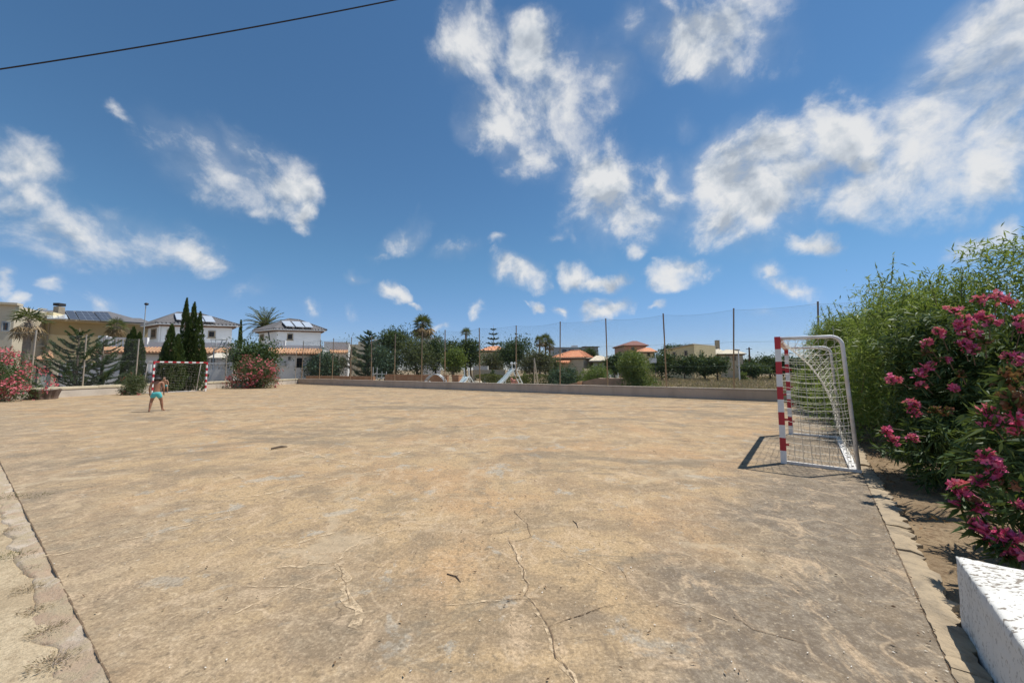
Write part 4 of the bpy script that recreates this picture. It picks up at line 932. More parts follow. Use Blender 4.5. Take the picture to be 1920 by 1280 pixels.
def bush(name, label, cat, px, ytop, hw, base, mat, leaf, n, k=8, per=12, flowers=0, fmat=None, fs=.05, fper=9, frad=.1, group=None, up=.5, depth=.9, extra=None, r0=.05, flower_up=.35, clump=.16):
    """base: ground point; a many-stemmed shrub leafy down to the ground"""
    Y = base.y; p = P2(px, Y); zt = zat(ytop, Y); rw = hw / F * Y; z0 = max(G0, base.z - .02); root = empty(name, (p.x, p.y, z0), label, cat, group)
    c = np.array([p.x, p.y, z0 + (zt - z0) * .46]); r = np.array([rw, rw * depth, (zt - z0) * .54]); lb = lobes(c, r, k, .6, (.36, .52)) + [(c + np.array([s * rw * .5, -rw * .25, -r[2] * .55]), r * np.array([.5, .5, .42])) for s in (-1, 0, 1)]; n = int(n * 1.9)
    pts, out = crown_leaves(lb, n // per, per, clump * min(rw, r[2]), zmin=z0 + .03)
    leaf_mesh('foliage', pts, out * .5 + rdir(len(pts), up), rng.uniform(.7, 1.3, len(pts)) * leaf[0], rng.uniform(.7, 1.3, len(pts)) * leaf[1], LM[mat], root)
    mb = MB()
    for l in lb[:7]:
        q = Vector(l[0]); b0 = Vector((p.x + random.uniform(-.15, .15) * rw, p.y + random.uniform(-.15, .15) * rw, z0 - .06)); mb.tube([b0, b0.lerp(q, .5) + Vector((random.uniform(-.1, .1), random.uniform(-.1, .1), .1)), q], [r0, r0 * .7, r0 * .3], 6)
    mb.build('stems', M_trunk, root, smooth=True)
    if flowers:
        cs = []; od = []
        for _ in range(flowers):
            i = rng.choice(len(lb)); d = rdir(1, flower_up)[0]; q = lb[i][0] + d * lb[i][1] * 1.12; m = rng.integers(fper // 2, fper + 4)
            e = ((q - c) / r)
            if (e ** 2).sum() < .42: continue
            cs.append(q + rng.normal(size=(m, 3)) * frad); od.append(np.tile(d, (m, 1)))
        o = petals(np.vstack(cs), np.vstack(od), fmat, 'blossoms', root, fs); o['kind'] = 'stuff'
    return root, lb

# --- the tall willow-leaved hedge: shrub by shrub along the kerb
def acacia(label, t, off, H, rw, n, seed, ext=()):
    global rng
    keep = rng; rng = np.random.default_rng(seed); random.seed(seed)
    b = RE1 + RED * t - RN * off; root = empty('willow_shrub', (b.x, b.y, -.06), label, 'shrub', 'willow-leaved shrubs along the kerb')
    c = np.array([b.x, b.y, H * .5]); r = np.array([rw, rw, H * .5]); lb = lobes(c, r * .98, 14, .64, (.3, .46)); n = int(n * 1.7)
    for i in range(7): a = i * .9; lb.append((np.array([b.x + rw * .75 * math.cos(a), b.y + rw * .75 * math.sin(a), .55 + .25 * (i % 3)]), np.array([.75, .75, .7])))
    for e in ext: lb.append((np.array(e[:3]), np.array(e[3:6])))
    pts, out = crown_leaves(lb, n // 16, 16, .17, zmin=.02)
    pts[:, 2] = np.minimum(pts[:, 2], H + .12 * np.sin(pts[:, 0] * 5) * np.cos(pts[:, 1] * 4) + .1)
    dirs = out * .35 + rdir(len(pts), -.15) * .9; dirs[:, 2] += rng.normal(size=len(pts)) * .35
    P = [pts]; D = [dirs]; stem = MB()
    for _ in range(70):                         # long shoots that break the outline
        i = rng.choice(len(lb)); d = rdir(1, .9)[0]; q = lb[i][0] + d * lb[i][1] * .9; L = rng.uniform(.35, .8); sd = unit(d + np.array([0, 0, .9]) + rng.normal(size=3) * .35)
        stem.tube([tuple(q), tuple(q + sd * L * .5), tuple(q + sd * L + np.array([0, 0, -.05]))], [.007, .005, .002], 3, 0, False); m = 24; s = rng.random(m)
        P.append(q + sd * L * s[:, None]); D.append(sd + rng.normal(size=(m, 3)) * .7)
    P = np.vstack(P); D = np.vstack(D); k = len(P)
    leaf_mesh('foliage', P, D, rng.uniform(.10, .19, k), rng.uniform(.018, .032, k), LM['acacia'], root, droop=.1)
    for l in lb[:9]:
        q = Vector(l[0]); b0 = Vector((b.x, b.y, -.15)); stem.tube([b0, b0.lerp(q, .12), b0.lerp(q, .5) + Vector((random.uniform(-.2, .2), random.uniform(-.2, .2), .2)), q], [.06, .05, .035, .012], 6)
    stem.build('stems', M_trunk, root, smooth=True); rng = keep
acacia('tallest willow-leaved shrub at the near end, rising behind the pink oleander', 4.3, 1.9, 4.0, 2.0, 34000, 21)
acacia('willow-leaved shrub rising directly behind the near goal frame, second from the oleander', 7.4, 1.5, 3.9, 1.95, 34000, 22)
acacia('willow-leaved shrub leaning over the far corner of the court, next to the fence', 10.6, .85, 3.75, 1.8, 32000, 23)
acacia('farthest willow-leaved shrub growing through the end of the tall netting fence', 13.6, .7, 3.7, 1.7, 26000, 24)

def oleander(label, c, r, base, leafn, leaf, spots, withered, yfront, seed, stems=9):
    global rng
    keep = rng; rng = np.random.default_rng(seed); random.seed(seed)
    root = empty('oleander_bush', (base[0], base[1], -.05), label, 'shrub', None); c = np.array(c); r = np.array(r); lb = lobes(c, r, 12, .62, (.3, .46)) + [(np.array([c[0] + r[0] * sx, c[1] - r[1] * .45, .42]), np.array([.5, .45, .45]) * (r[0] / 1.5)) for sx in (-.85, -.5, -.1, .3)]
    # whorls of long narrow leaves
    m = int(leafn * 1.7) // 14; pts, out = crown_leaves(lb, m, 1, .06, zmin=.05); P = []; D = []
    ax = unit(out * .6 + rdir(len(pts), .6) * .8)
    for k in range(14):
        s = rdir(len(pts)); s = unit(s - ax * (s * ax).sum(1, keepdims=True)); d = unit(ax * rng.uniform(.15, .9, (len(pts), 1)) + s); P.append(pts + ax * (k - 7) * .012 + d * leaf[0] * .5); D.append(d)
    P = np.vstack(P); D = np.vstack(D); n = len(P)
    leaf_mesh('foliage', P, D, rng.uniform(.75, 1.2, n) * leaf[0], rng.uniform(.8, 1.2, n) * leaf[1], LM['oleander'], root, droop=.12, fold=.2)
    st = MB()
    for l in lb[:stems]:
        q = Vector(l[0]); b0 = Vector((base[0], base[1], -.12)); st.tube([b0, b0.lerp(q, .5) + Vector((random.uniform(-.1, .1), 0, .1)), q], [.022, .016, .006], 6)
    tips = []
    for lst, mat, nm in ((spots, PINK, 'flower_cluster'), (withered, BROWNF, 'withered_cluster')):
        for px, py, rad in lst:
            Y = yfront(px, py); q = np.array(W(px, py, Y)); rr = rad / F * Y; m = int(14 + 16 * rng.random()) if nm[0] == 'f' else 16
            cc = q + unit(rng.normal(size=(m, 3)) + np.array([0, -.5, .4])) * rr * rng.uniform(.15, .9, (m, 1)) * np.array([1, .8, .75])
            petals(cc, cc - q + np.array([0, -.02, .02]), mat, nm, root, .034 if nm[0] == 'f' else .028, .35)
            inner = Vector(q).lerp(Vector(c), .16); inner.z -= .1; st.tube([inner, Vector(q).lerp(inner, .4) + Vector((0, 0, .02)), Vector(q)], [.005, .004, .002], 4, 0, False)
            # a whorl of leaves below each flower head
            w = 10; dd = unit(np.array(q - np.array(inner))[None] * .6 + rng.normal(size=(w, 3)) * .5 * np.linalg.norm(q - np.array(inner))); tips.append((q - dd * .0 + dd * leaf[0] * .4 - np.array([0, 0, .03]), dd))
    tp = np.vstack([t[0] for t in tips]); td = np.vstack([t[1] for t in tips])
    leaf_mesh('tip_leaves', tp, td, rng.uniform(.8, 1.3, len(tp)) * leaf[0], rng.uniform(.9, 1.2, len(tp)) * leaf[1], LM['oleander'], root, droop=.1, fold=.2)
    st.build('stems', M_trunk, root, smooth=True); rng = keep
SP1 = [(1760, 622, 14), (1788, 583, 18), (1812, 600, 20), (1836, 594, 16), (1815, 628, 20), (1806, 646, 16), (1735, 641, 13), (1674, 711, 15), (1742, 686, 14), (1725, 701, 16), (1724, 721, 12), (1711, 757, 15), (1713, 772, 13), (1788, 729, 11), (1856, 604, 18), (1838, 562, 16), (1868, 556, 18), (1888, 566, 16), (1905, 600, 18), (1916, 618, 18), (1895, 668, 18), (1908, 684, 20), (1660, 806, 13), (1672, 824, 14), (1708, 820, 11), (1776, 674, 8), (1800, 612, 18), (1822, 655, 14)]
WT1 = [(1770, 770, 16), (1752, 768, 12), (1735, 660, 10), (1848, 640, 14), (1868, 720, 14), (1800, 700, 12)]
cA = P2(1845, 5.35)
oleander('large oleander bush crowded with deep pink flowers beside the near goal', (cA.x, cA.y, 1.25), (1.5, 1.15, 1.28), (cA.x, cA.y), 27000, (.135, .024), SP1, WT1,
         lambda px, py: 5.35 - 1.12 * math.sqrt(max(.05, 1 - ((px - 1845) / 215) ** 2 * .8 - ((py - 730) / 230) ** 2 * .5)), 31)
SP2 = [(1850, 772, 18), (1852, 794, 14), (1866, 790, 12), (1903, 778, 24), (1912, 806, 24), (1843, 852, 18), (1862, 868, 20), (1866, 886, 18), (1838, 900, 14), (1792, 912, 18), (1806, 928, 22), (1800, 944, 18), (1836, 953, 15), (1832, 984, 17), (1850, 1002, 22), (1872, 1016, 26), (1890, 1034, 24), (1898, 1006, 18), (1912, 1040, 22), (1910, 948, 14), (1885, 1010, 18)]
WT2 = [(1905, 720, 26), (1895, 745, 24), (1912, 700, 22), (1885, 700, 16), (1885, 905, 22), (1900, 760, 22), (1830, 945, 18)]
cB = P2(2010, 3.0)
oleander('smaller oleander bush with pink and withered brown flower heads behind the white block wall', (cB.x, cB.y, .92), (.80, .65, .86), (cB.x, cB.y), 6200, (.15, .028), SP2, WT2,
         lambda px, py: 2.62 + .25 * abs(px - 1900) / 120, 32, 8)
rng = np.random.default_rng(77); random.seed(77)

# --- flowering shrubs at the far end
bush('oleander_bush', 'wide rose-flowered oleander bush to the left of the tree stump', 'shrub', -2, 645, 62, G(5, 752), 'oleander', (.13, .028), 5000, 10, flowers=340, fmat=PINKL, fs=.055, fper=10, frad=.10)
bush('oleander_bush', 'round oleander bush dotted with faded rose flowers where the two walls meet', 'shrub', 482, 664, 43, G(482, 727), 'olive', (.16, .035), 7000, 9, flowers=210, fmat=PINKL, fs=.07, fper=8, frad=.14)
bush('garden_shrub', 'low dull green shrub at the left post of the distant goal', 'shrub', 254, 699, 21, G(254, 740), 'olive', (.11, .028), 2600, 7, flowers=14, fmat=PINKL, fs=.04, fper=5, frad=.06)
# --- behind the end wall
conifer('young conifer with upswept ragged branches, left of the pair behind the cream wall', 143, 615, 50, 22.0, 11, 'pine', .12, .55, 190, (.15, .035), jag=.3, taper=.7, nb=6, tight=.5)
conifer('lower bushy conifer in front of the white wall, right of the ragged one', 190, 632, 40, 23.2, 9, 'pine', .1, .5, 190, (.15, .035), jag=.35, taper=.65, nb=6, tight=.5)
cypress('broad dark cypress standing between the white wall and the small shrub', [(245, 612, 15), (257, 622, 14), (236, 626, 9)], 25.5, nper=3200)
cypress('cone shaped cypress with wide base left of the tall cypress trio', [(317, 607, 17), (330, 626, 16), (307, 640, 13)], 26.2, nper=2600)
cypress('three tall pointed cypresses grown together before the white villa', [(342, 558, 12), (357, 566, 13), (369, 584, 12), (350, 600, 15), (378, 640, 10)], 27.2, nper=2300)
tree('juniper_tree', 'dark spreading juniper behind the round oleander bush', 'tree', 468, 628, 705, 46, 33.5, 'dark', (.26, .10), 3800, 9, 14, 470, .12, clump=.22)
cypress('slim dark cypress far off between the two white villas', [(447, 600, 5)], 62, nper=1500, leaf=(.4, .16))
fan_palm('shaggy fan palm with brown hanging fronds before the yellow block', 45, 604, 30.0, 1.6, .24, 17, 20, .95, livemax=1.35, blades=9)
fan_palm('small shaggy fan palm half hidden by the white terrace', 211, 612, 36.0, 1.1, .3, 20, 22, 1.0)
feather_palm('big feather palm showing above the roof of the second villa', 493, 613, 55, 3.3, .32, 40, leaf=.75)

# --- trees of the playground park
T = lambda *a, **k: tree('park_tree', a[0], 'tree', *a[1:], **k)
T('dense teal green tree against the white house, first behind the netting', 600, 657, 716, 36, 43, 'blue', (.26, .11), 4200, 9)
T('wispy little tree sprouting above the low white house', 589, 630, 668, 13, 46, 'olive', (.25, .06), 500, 4, trunk_px=596)
T('sparse grey-green tree in front of the beige house', 632, 664, 716, 22, 44, 'greyg', (.22, .07), 700, 5)
conifer('thin open conifer with dark spire top right of the beige house', 690, 618, 30, 45, 15, 'blue', .1, .3, 90, (.26, .06), jag=.4, taper=.55, r0=.11)
T('tall pine with a flat black-green top', 738, 611, 668, 36, 47, 'dark', (.28, .10), 3200, 9, trunk_px=742, zspread=.6)
T('rounded green tree below the flat-topped pine', 722, 645, 714, 34, 44, 'blue', (.25, .10), 3600, 8)
T('broad olive-green tree with a dark forked trunk', 775, 626, 708, 42, 45, 'olive', (.25, .10), 4200, 9, trunk_px=783, r0=.22)
T('mid green tree with fine ragged top right of the tall palm', 818, 618, 705, 26, 47, 'pine', (.28, .08), 2600, 8)
T('dark pine beside the wooden fence post, behind the first slide', 850, 621, 700, 28, 49, 'dark', (.28, .10), 2600, 8)
T('pale green leafy tree overhanging the first slide', 855, 652, 704, 28, 43, 'bright', (.22, .10), 2200, 7, trunk_px=850)
T('dark tree with small white blossoms left of the bushy gap', 884, 629, 702, 24, 48, 'dark', (.26, .10), 2600, 7)
T('low brownish thicket between the dark trees', 920, 655, 706, 30, 56, 'greyg', (.26, .10), 2400, 8)
T('domed dark green tree behind the big slide', 966, 624, 704, 31, 46, 'pine', (.24, .10), 4200, 8, dz=1)
T('olive-grey tree with dark trunk leaning over the clipped hedge', 1004, 650, 706, 32, 43, 'greyg', (.24, .09), 3000, 8, trunk_px=999, r0=.16)
T('yellow-green tree below the far palm trio', 1030, 668, 706, 22, 47, 'olive', (.24, .10), 2000, 7)
fan_palm('single tall fan palm with brown skirt above the park trees', 791, 608, 52, 1.75, .2, 34, 26, 1.25)
fan_palm('little palm head peeping over the dark park trees', 873, 624, 68, 1.3, .2, 26, 0)
fan_palm('leftmost palm of the trio near the orange roof', 1012, 639, 74, 1.5, .2, 26, 8, group='far palm trio')
fan_palm('tallest middle palm of the trio near the orange roof', 1023, 637, 76, 1.7, .2, 28, 8, group='far palm trio')
fan_palm('rightmost lower palm of the trio near the orange roof', 1031, 645, 75, 1.5, .2, 26, 8, group='far palm trio')
conifer('Norfolk pine with separate level tiers on a bare trunk', 925, 609, 20, 72, 7, 'dark', .34, .22, 90, (.34, .1), name='norfolk_pine', jag=.06, taper=.8, r0=.16, nb=8, tight=.35, even=True)
# bare crooked tree
p = P2(657, 41.5); root = empty('bare_tree', (p.x, p.y, G0), 'crooked nearly bare tree trunk with a few dark twigs', 'tree')
mb = MB(); q = [W(657, 722, 41.5), W(656, 705, 41.5), W(659, 690, 41.5), W(656, 672, 41.5), W(660, 656, 41.5), W(655, 641, 41.5)]; q[0].z = G0 - .1
mb.tube(q, [.15, .13, .11, .09, .06, .03], 7); mb.tube([q[3], W(648, 664, 41.3), W(640, 660, 41.2)], [.06, .04, .015], 5); mb.tube([q[2], W(648, 683, 41.6), W(643, 694, 41.8)], [.07, .05, .03], 5); mb.tube([q[4], W(665, 650, 41.4), W(668, 643, 41.4)], [.04, .03, .01], 5); mb.build('trunk', M_trunk, root, smooth=True)
pts = np.vstack([np.array(q[3 + i % 3]) + rng.normal(size=(40, 3)) * .45 for i in range(5)]); leaf_mesh('crown', pts, rdir(len(pts)), .22, .07, LM['olive'], root)
# low green shrubs and clipped hedge
Bsh = lambda lab, px, yt, hw, Y, mat='bright', n=1800, leaf=(.2, .05), nm='park_shrub', **k: bush(nm, lab, 'shrub', px, yt, hw, Vector((P2(px, Y).x, Y, G0)), mat, leaf, n, **k)
Bsh('bluish green spreading shrub below the orange roofs', 1065, 681, 34, 33, 'blue', 3200, (.2, .06))
Bsh('yellow-green feathery shrub left of the fence post and sign', 1118, 683, 36, 30, 'bright', 3600, (.2, .04))
Bsh('bright green round bush just behind the wall, beside the white sign', 1196, 652, 38, 23.0, 'bright', 9000, (.16, .03), k=10)
Bsh('dark clipped ball shrub on the lawn beyond the hedge', 926, 694, 8, 40, 'dark', 900, (.16, .08), nm='ball_shrub')
Bsh('tuft of yellow-green growth behind the big slide', 985, 694, 10, 37, 'bright', 500, (.2, .06))
def hedge(label, pa, pb, Y0, Y1, h, w, n):
    a, b = P2(pa, Y0), P2(pb, Y1); L = (b - a).length; u = (b - a) / L; nn = Vector((-u.y, u.x)); root = empty('clipped_hedge', (a.x, a.y, G0), label, 'hedge', None)
    t = rng.random(n) * L; s = rng.uniform(-.5, .5, n) * w; z = rng.random(n) ** .7 * h * (1 + .12 * np.sin(t * 1.3) + .08 * np.sin(t * 3.7)); face = rng.random(n)
    s = np.where(face < .45, np.sign(s) * w * .5 * rng.uniform(.85, 1.08, n), s); z = np.where(face > .7, h * (1 + .12 * np.sin(t * 1.3)) * rng.uniform(.92, 1.04, n), z)
    P = np.c_[a.x + u.x * t + nn.x * s, a.y + u.y * t + nn.y * s, G0 + z]; leaf_mesh('foliage', P, rdir(n, .4), rng.uniform(.09, .18, n), rng.uniform(.05, .08, n), LM['hedge'], root)
    mb = MB(); 
    for i in range(int(L)): q = a + u * (i + .5); mb.tube([(q.x, q.y, G0 - .05), (q.x + .05, q.y, G0 + h * .7)], [.03, .01], 5, 0, False)
    mb.build('stems', M_trunk, root)
hedge('long clipped olive hedge bordering the playground sand', 893, 1090, 36, 33, 1.05, .9, 9000)
# --- trees beyond the dry field
FT = 'dark trees beyond the dry field'
for lab, px, yt, yb, hw, Y, mt in (
 ('small dark tree just left of the bright green bush', 1151, 655, 704, 15, 52, 'dark'), ('dark tree behind the bright green bush', 1172, 650, 700, 16, 58, 'pine'),
 ('two-pronged dark tree in front of the pale grey gable', 1104, 650, 692, 14, 62, 'dark'), ('slender dark tree beside the orange roof', 1090, 646, 690, 8, 63, 'dark'),
 ('wide dark tree to the right of the white sign', 1240, 656, 702, 22, 55, 'dark'), ('dark bushy tree below the yellow gable wall', 1283, 660, 704, 30, 54, 'dark'),
 ('flat-topped pine showing above the yellow house', 1276, 637, 662, 26, 82, 'dark'), ('dark tree right of the yellow gable, taller', 1306, 648, 700, 14, 66, 'dark'),
 ('dark bushy tree in front of the white house', 1345, 662, 702, 28, 54, 'dark'), ('small dark tree left of the street lamp', 1322, 668, 702, 14, 56, 'pine'),
 ('olive tinted bush right of the street lamp', 1412, 668, 700, 26, 56, 'pine'), ('dark tree with tufted top left of the near goal', 1404, 655, 700, 16, 70, 'dark'), ('dark low tree seen just left of the banded post', 1443, 663, 699, 24, 62, 'dark'),
 ('dark tree seen between the goal posts', 1480, 660, 700, 26, 60, 'dark'), ('dark tree seen through the goal net', 1526, 664, 702, 30, 55, 'pine')):
    tree('field_tree', lab, 'tree', px, yt + random.uniform(-1, 11), yb + 4, hw * random.uniform(.95, 1.4), Y, mt, (.34, .15), 2200, 7, 12, r0=.12, group=FT)
Bsh('small yellow-green bush at the foot of the street lamp', 1392, 694, 9, 50, 'bright', 400, (.25, .08), nm='field_shrub')
# --- dry grass on the field
n = 46000; Y = 18.5 + 62 * rng.random(n) ** 1.6; px = rng.uniform(1010, 1640, n); X = (px - 960) / F * Y
wallY = FW0.y + (X - FW0.x) * FWD.y / FWD.x; k = Y > wallY + .5; X, Y = X[k], Y[k]; k = (X > 4.2 + (Y - 24) * .25); X, Y = X[k], Y[k]; m = len(X)
h = rng.uniform(.18, .6, m) * (.8 + .4 * np.sin(X * .8) * np.cos(Y * .6)); d = np.c_[rng.normal(size=(m, 2)) * .45, np.ones(m)]
tag(leaf_mesh('dry_grass', np.c_[X, Y, G0 + h * .45], d, h, rng.uniform(.02, .05, m) * (1 + Y / 60), LM['dry'], nrm=np.c_[rng.normal(size=(m, 2)), np.zeros(m)]), 'tall dry brown grass on the open field beyond the wall', 'dry grass', kind='stuff')
# --- little weeds along the sandy border
for i, (px, py, s, lab) in enumerate(((28, 936, 1.2, 'flat dry weed patch where the joint meets the sandy border'), (22, 998, .8, 'small wispy weed on the pale sand, above the greener one'), (25, 1046, 1.0, 'greenish weed tuft lying on the pale sand'), (60, 1068, .55, 'tiny dark weed on the broken stone border'), (52, 1110, .9, 'spreading dark weed beside a broken border stone'), (66, 1150, .9, 'straggly weed in a gap of the border'), (88, 1188, 1.0, 'round dry weed tuft in the border gap'), (100, 1250, 1.1, 'lowest dark weed tuft by the sandy border'), (1241, 740, 1.3, 'yellow-green weed at the foot of the long grey wall'), (1675, 838, 1.6, 'dry weed by the near goal base'), (1728, 935, .9, 'pale dry stalks on the bare bed soil'))):
    p = G(px, py, -.03); root = empty('weed_tuft', p, lab, 'weed', 'weeds along the edges'); m = int(260 * s) + 40; L = .017 * s if py > 900 else .12 * s
    a = rng.random(m) * 6.28; rr = rng.random(m) ** .7 * .10 * s * (1.6 if i == 0 else 1); P = np.c_[p.x + rr * np.cos(a) * (2.0 if i in (0, 2) else 1), p.y + rr * np.sin(a) * .8, p.z + .012 + rng.random(m) * .035 * s]
    leaf_mesh('blades', P, np.c_[np.cos(a), np.sin(a), rng.uniform(.1, 1.0, m)], rng.uniform(.5, 1.4, m) * L, rng.uniform(.15, .3, m) * L, LM['weed' if i in (0, 2, 8) else 'dry'], root)
    mb = MB(); mb.tube([(p.x, p.y, p.z - .02), (p.x + .004, p.y, p.z + .03 * s)], [.004, .001], 4); mb.build('stem', M_trunk, root)
# ------------------------------------------------------------------ houses
M_villa = worn('white_stucco', (.80, .79, .77), (.70, .69, .66), 1.2, .85, 30, .5, .2); M_yellow = worn('ochre_stucco', (.80, .655, .375), (.72, .58, .32), .7, .9, 20, .6, .2); M_sand_ = worn('beige_stucco', (.62, .545, .41), (.54, .47, .35), .8, .9, 20, .6, .2)
M_band = worn('brown_band', (.52, .41, .235), (.46, .36, .2), .7, .9, 20, .6, .2); M_grey = worn('grey_paint', (.40, .42, .42), (.33, .35, .35), 1.5, .7, 20, .5, .2); M_stone = worn('stone_frame', (.38, .31, .22), (.29, .23, .16), 3, .9, 30, .6, .4)
M_glass = plain('dark_glass', (.03, .035, .045), .12, 0, .8); M_wood = worn('brown_wood', (.16, .085, .045), (.10, .055, .03), 4, .7, 30, .6, .2); M_dark = plain('dark_opening', (.03, .028, .028), .8); M_metal = plain('dark_metal', (.05, .05, .055), .5, .6)
M_pv = worn('solar_cell', (.05, .06, .085), (.035, .045, .065), 2, .5, 30, .5, .05); M_alu = plain('aluminium', (.62, .63, .64), .35, .8); M_coll = worn('solar_collector', (.55, .60, .66), (.46, .52, .58), 2, .1, 20, .4, .05)
def tile_mat(name, a, b2, d, sc=5.0):
    m, nt, b, out = base_mat(name); co = coord(nt); g = nt.nodes.new('ShaderNodeNewGeometry')
    c = mixc(nt, maprange(nt, noise(nt, co, sc, 5, .7), .38, .62), a, b2); c = mixc(nt, maprange(nt, noise(nt, co, sc * 3.7, 3, .6), .52, .66, 0, .8), c, d)
    c = mixc(nt, math_(nt, 'MULTIPLY', g.outputs['Random Per Island'], .5), c, d)
    nt.links.new(c, b.inputs['Base Color']); b.inputs['Roughness'].default_value = .85; return m
M_tile = tile_mat('terracotta', (.52, .27, .14), (.60, .40, .23), (.34, .17, .10)); M_slate = tile_mat('grey_tile', (.135, .13, .135), (.19, .18, .18), (.09, .088, .092)); M_otile = tile_mat('orange_tile', (.62, .245, .12), (.66, .34, .18), (.5, .19, .10), 1.5)

def wall_poly(pts): return [P2(*p) for p in pts]
def window(root, A, B, px0, px1, py0, py1, frame=None, sill=True, grille=False, shutter=False, name='window', pane_mat=None, fw=.11):
    frame = frame or M_stone; t0, z1 = hit(px0, py0, A, B); t1, z0 = hit(px1, py1, A, B); z1b = hit(px1, py0, A, B)[1]; z0b = hit(px0, py1, A, B)[1]; z1 = (z1 + z1b) / 2; z0 = (z0 + z0b) / 2
    mb = MB(); mb.wbox(A, B, t0 - fw, t0, z0 - fw, z1 + fw, -.05, .06); mb.wbox(A, B, t1, t1 + fw, z0 - fw, z1 + fw, -.05, .06); mb.wbox(A, B, t0 + .001, t1 - .001, z1, z1 + fw, -.05, .057); mb.wbox(A, B, t0 + .001, t1 - .001, z0 - fw, z0, -.05, .057)
    if sill: mb.wbox(A, B, t0 - fw - .06, t1 + fw + .06, z0 - fw - .07, z0 - fw - .002, -.02, .14)
    w = mb.build(name, frame, root); mb = MB(); mb.wbox(A, B, t0 + .002, t1 - .002, z0 + .002, z1 - .002, -.05, .014)
    mb.wbox(A, B, (t0 + t1) / 2 - .025, (t0 + t1) / 2 + .025, z0 + .004, z1 - .004, .016, .034, 1); mb.wbox(A, B, t0 + .004, t1 - .004, (z0 + z1) / 2 - .022, (z0 + z1) / 2 + .022, .016, .031, 1)
    mb.build('pane', [pane_mat or M_glass, M_wood], w)
    if grille:
        mb = MB(); k = 6
        for i in range(k + 1): t = t0 + (t1 - t0) * i / k; mb.wbox(A, B, t - .012, t + .012, z0, z1, .066, .09)
        mb.build('grille', M_metal, w)
    return w
def eaves(mb, poly, d):
    """outline pushed outward by d"""
    n = len(poly); c = sum(poly, Vector((0, 0))) / n; out = []
    for i in range(n):
        p, a, b = poly[i], poly[i - 1], poly[(i + 1) % n]; e1 = (p - a).normalized(); e2 = (b - p).normalized(); n1 = Vector((e1.y, -e1.x)); n2 = Vector((e2.y, -e2.x))
        if n1.dot(p - c) < 0: n1 = -n1
        if n2.dot(p - c) < 0: n2 = -n2
        out.append(p + (n1 + n2) / max(.35, 1 + n1.dot(n2)) * d)
    return out
def hip_roof(root, poly, z, r0, r1, mat, over=.45, th=.14, fascia=None, courses=True):
    """hipped roof over a four-cornered plan: faces 0-1 and 2-3 run up to the ridge r0-r1"""
    e = eaves(None, poly, over); mb = MB(); V3 = lambda p, zz: Vector((p.x, p.y, zz)); E = [V3(p, z) for p in e]; r0, r1 = Vector(r0), Vector(r1)
    faces = [(E[0], E[1], r0), (E[1], E[2], r1, r0), (E[2], E[3], r1), (E[3], E[0], r0, r1)]
    for f in faces:
        k = len(mb.v); mb.v += [tuple(p) for p in f]; mb.f.append(tuple(range(k, k + len(f)))); mb.m.append(0)
    if courses:
        for f in faces:                                   # rows of barrel tiles running up each slope
            a, b = f[0], f[1]; L = (b - a).length; u = (b - a) / L; tp = f[2:] ; n = (b - a).cross(tp[0] - a).normalized(); n = n if n.z > 0 else -n; up = n.cross(u); up = up if up.z > 0 else -up
            def yr(q): v = q - a; return v.dot(u), v.dot(up)
            top = [yr(q) for q in reversed(tp)]; prof = [(0, 0)] + sorted(top) + [(L, 0)]
            k = max(2, int(L / .34))
            for i in range(k):
                x = (i + .5) * L / k; y = 0
                for (x0, y0), (x1, y1) in zip(prof, prof[1:]):
                    if x0 <= x <= x1 and x1 > x0: y = y0 + (y1 - y0) * (x - x0) / (x1 - x0)
                if y > .2: mb.tube([a + u * x + up * -.04 + n * .02, a + u * x + up * y * .99 + n * .02], .085, 6)
        for p, q in ((E[0], r0), (E[1], r0), (E[2], r1), (E[3], r1), (r0, r1)): mb.tube([p, q], .12, 6)
    rf = mb.build('roof', mat, root)
    mb = MB(); mb.prism([tuple(p) for p in e], z - th, z - .012); mb.build('eave', fascia or M_villa, root)
    mb = MB(); mb.prism([tuple(p) for p in eaves(None, poly, over * .55)], z - th - .16, z - th - .003); mb.build('soffit', M_wood, root)
    return rf, faces
def tile_strip(root, A, B, t0, t1, ztop, zlow, out, mat, name='tiled_eave', o0=0.0, sp=.27):
    A = Vector(A); B = Vector(B); a = (B - A).normalized(); n = Vector((a.y, -a.x)); n = n if n.dot(-A) > 0 else -n; mb = MB()
    Q = lambda t, o, z: Vector((A.x + a.x * t + n.x * o, A.y + a.y * t + n.y * o, z)); mb.slab([Q(t0, o0 + .01, ztop - .1), Q(t1, o0 + .01, ztop - .1), Q(t1, o0 + out, zlow - .1), Q(t0, o0 + out, zlow - .1)][::-1], .06, 0)
    k = int((t1 - t0) / sp)
    for i in range(k): t = t0 + (i + .5) * (t1 - t0) / k; mb.tube([Q(t, o0 + .02, ztop), Q(t, o0 + out * 1.05, zlow)], sp * .37, 7)
    return mb.build(name, mat, root)
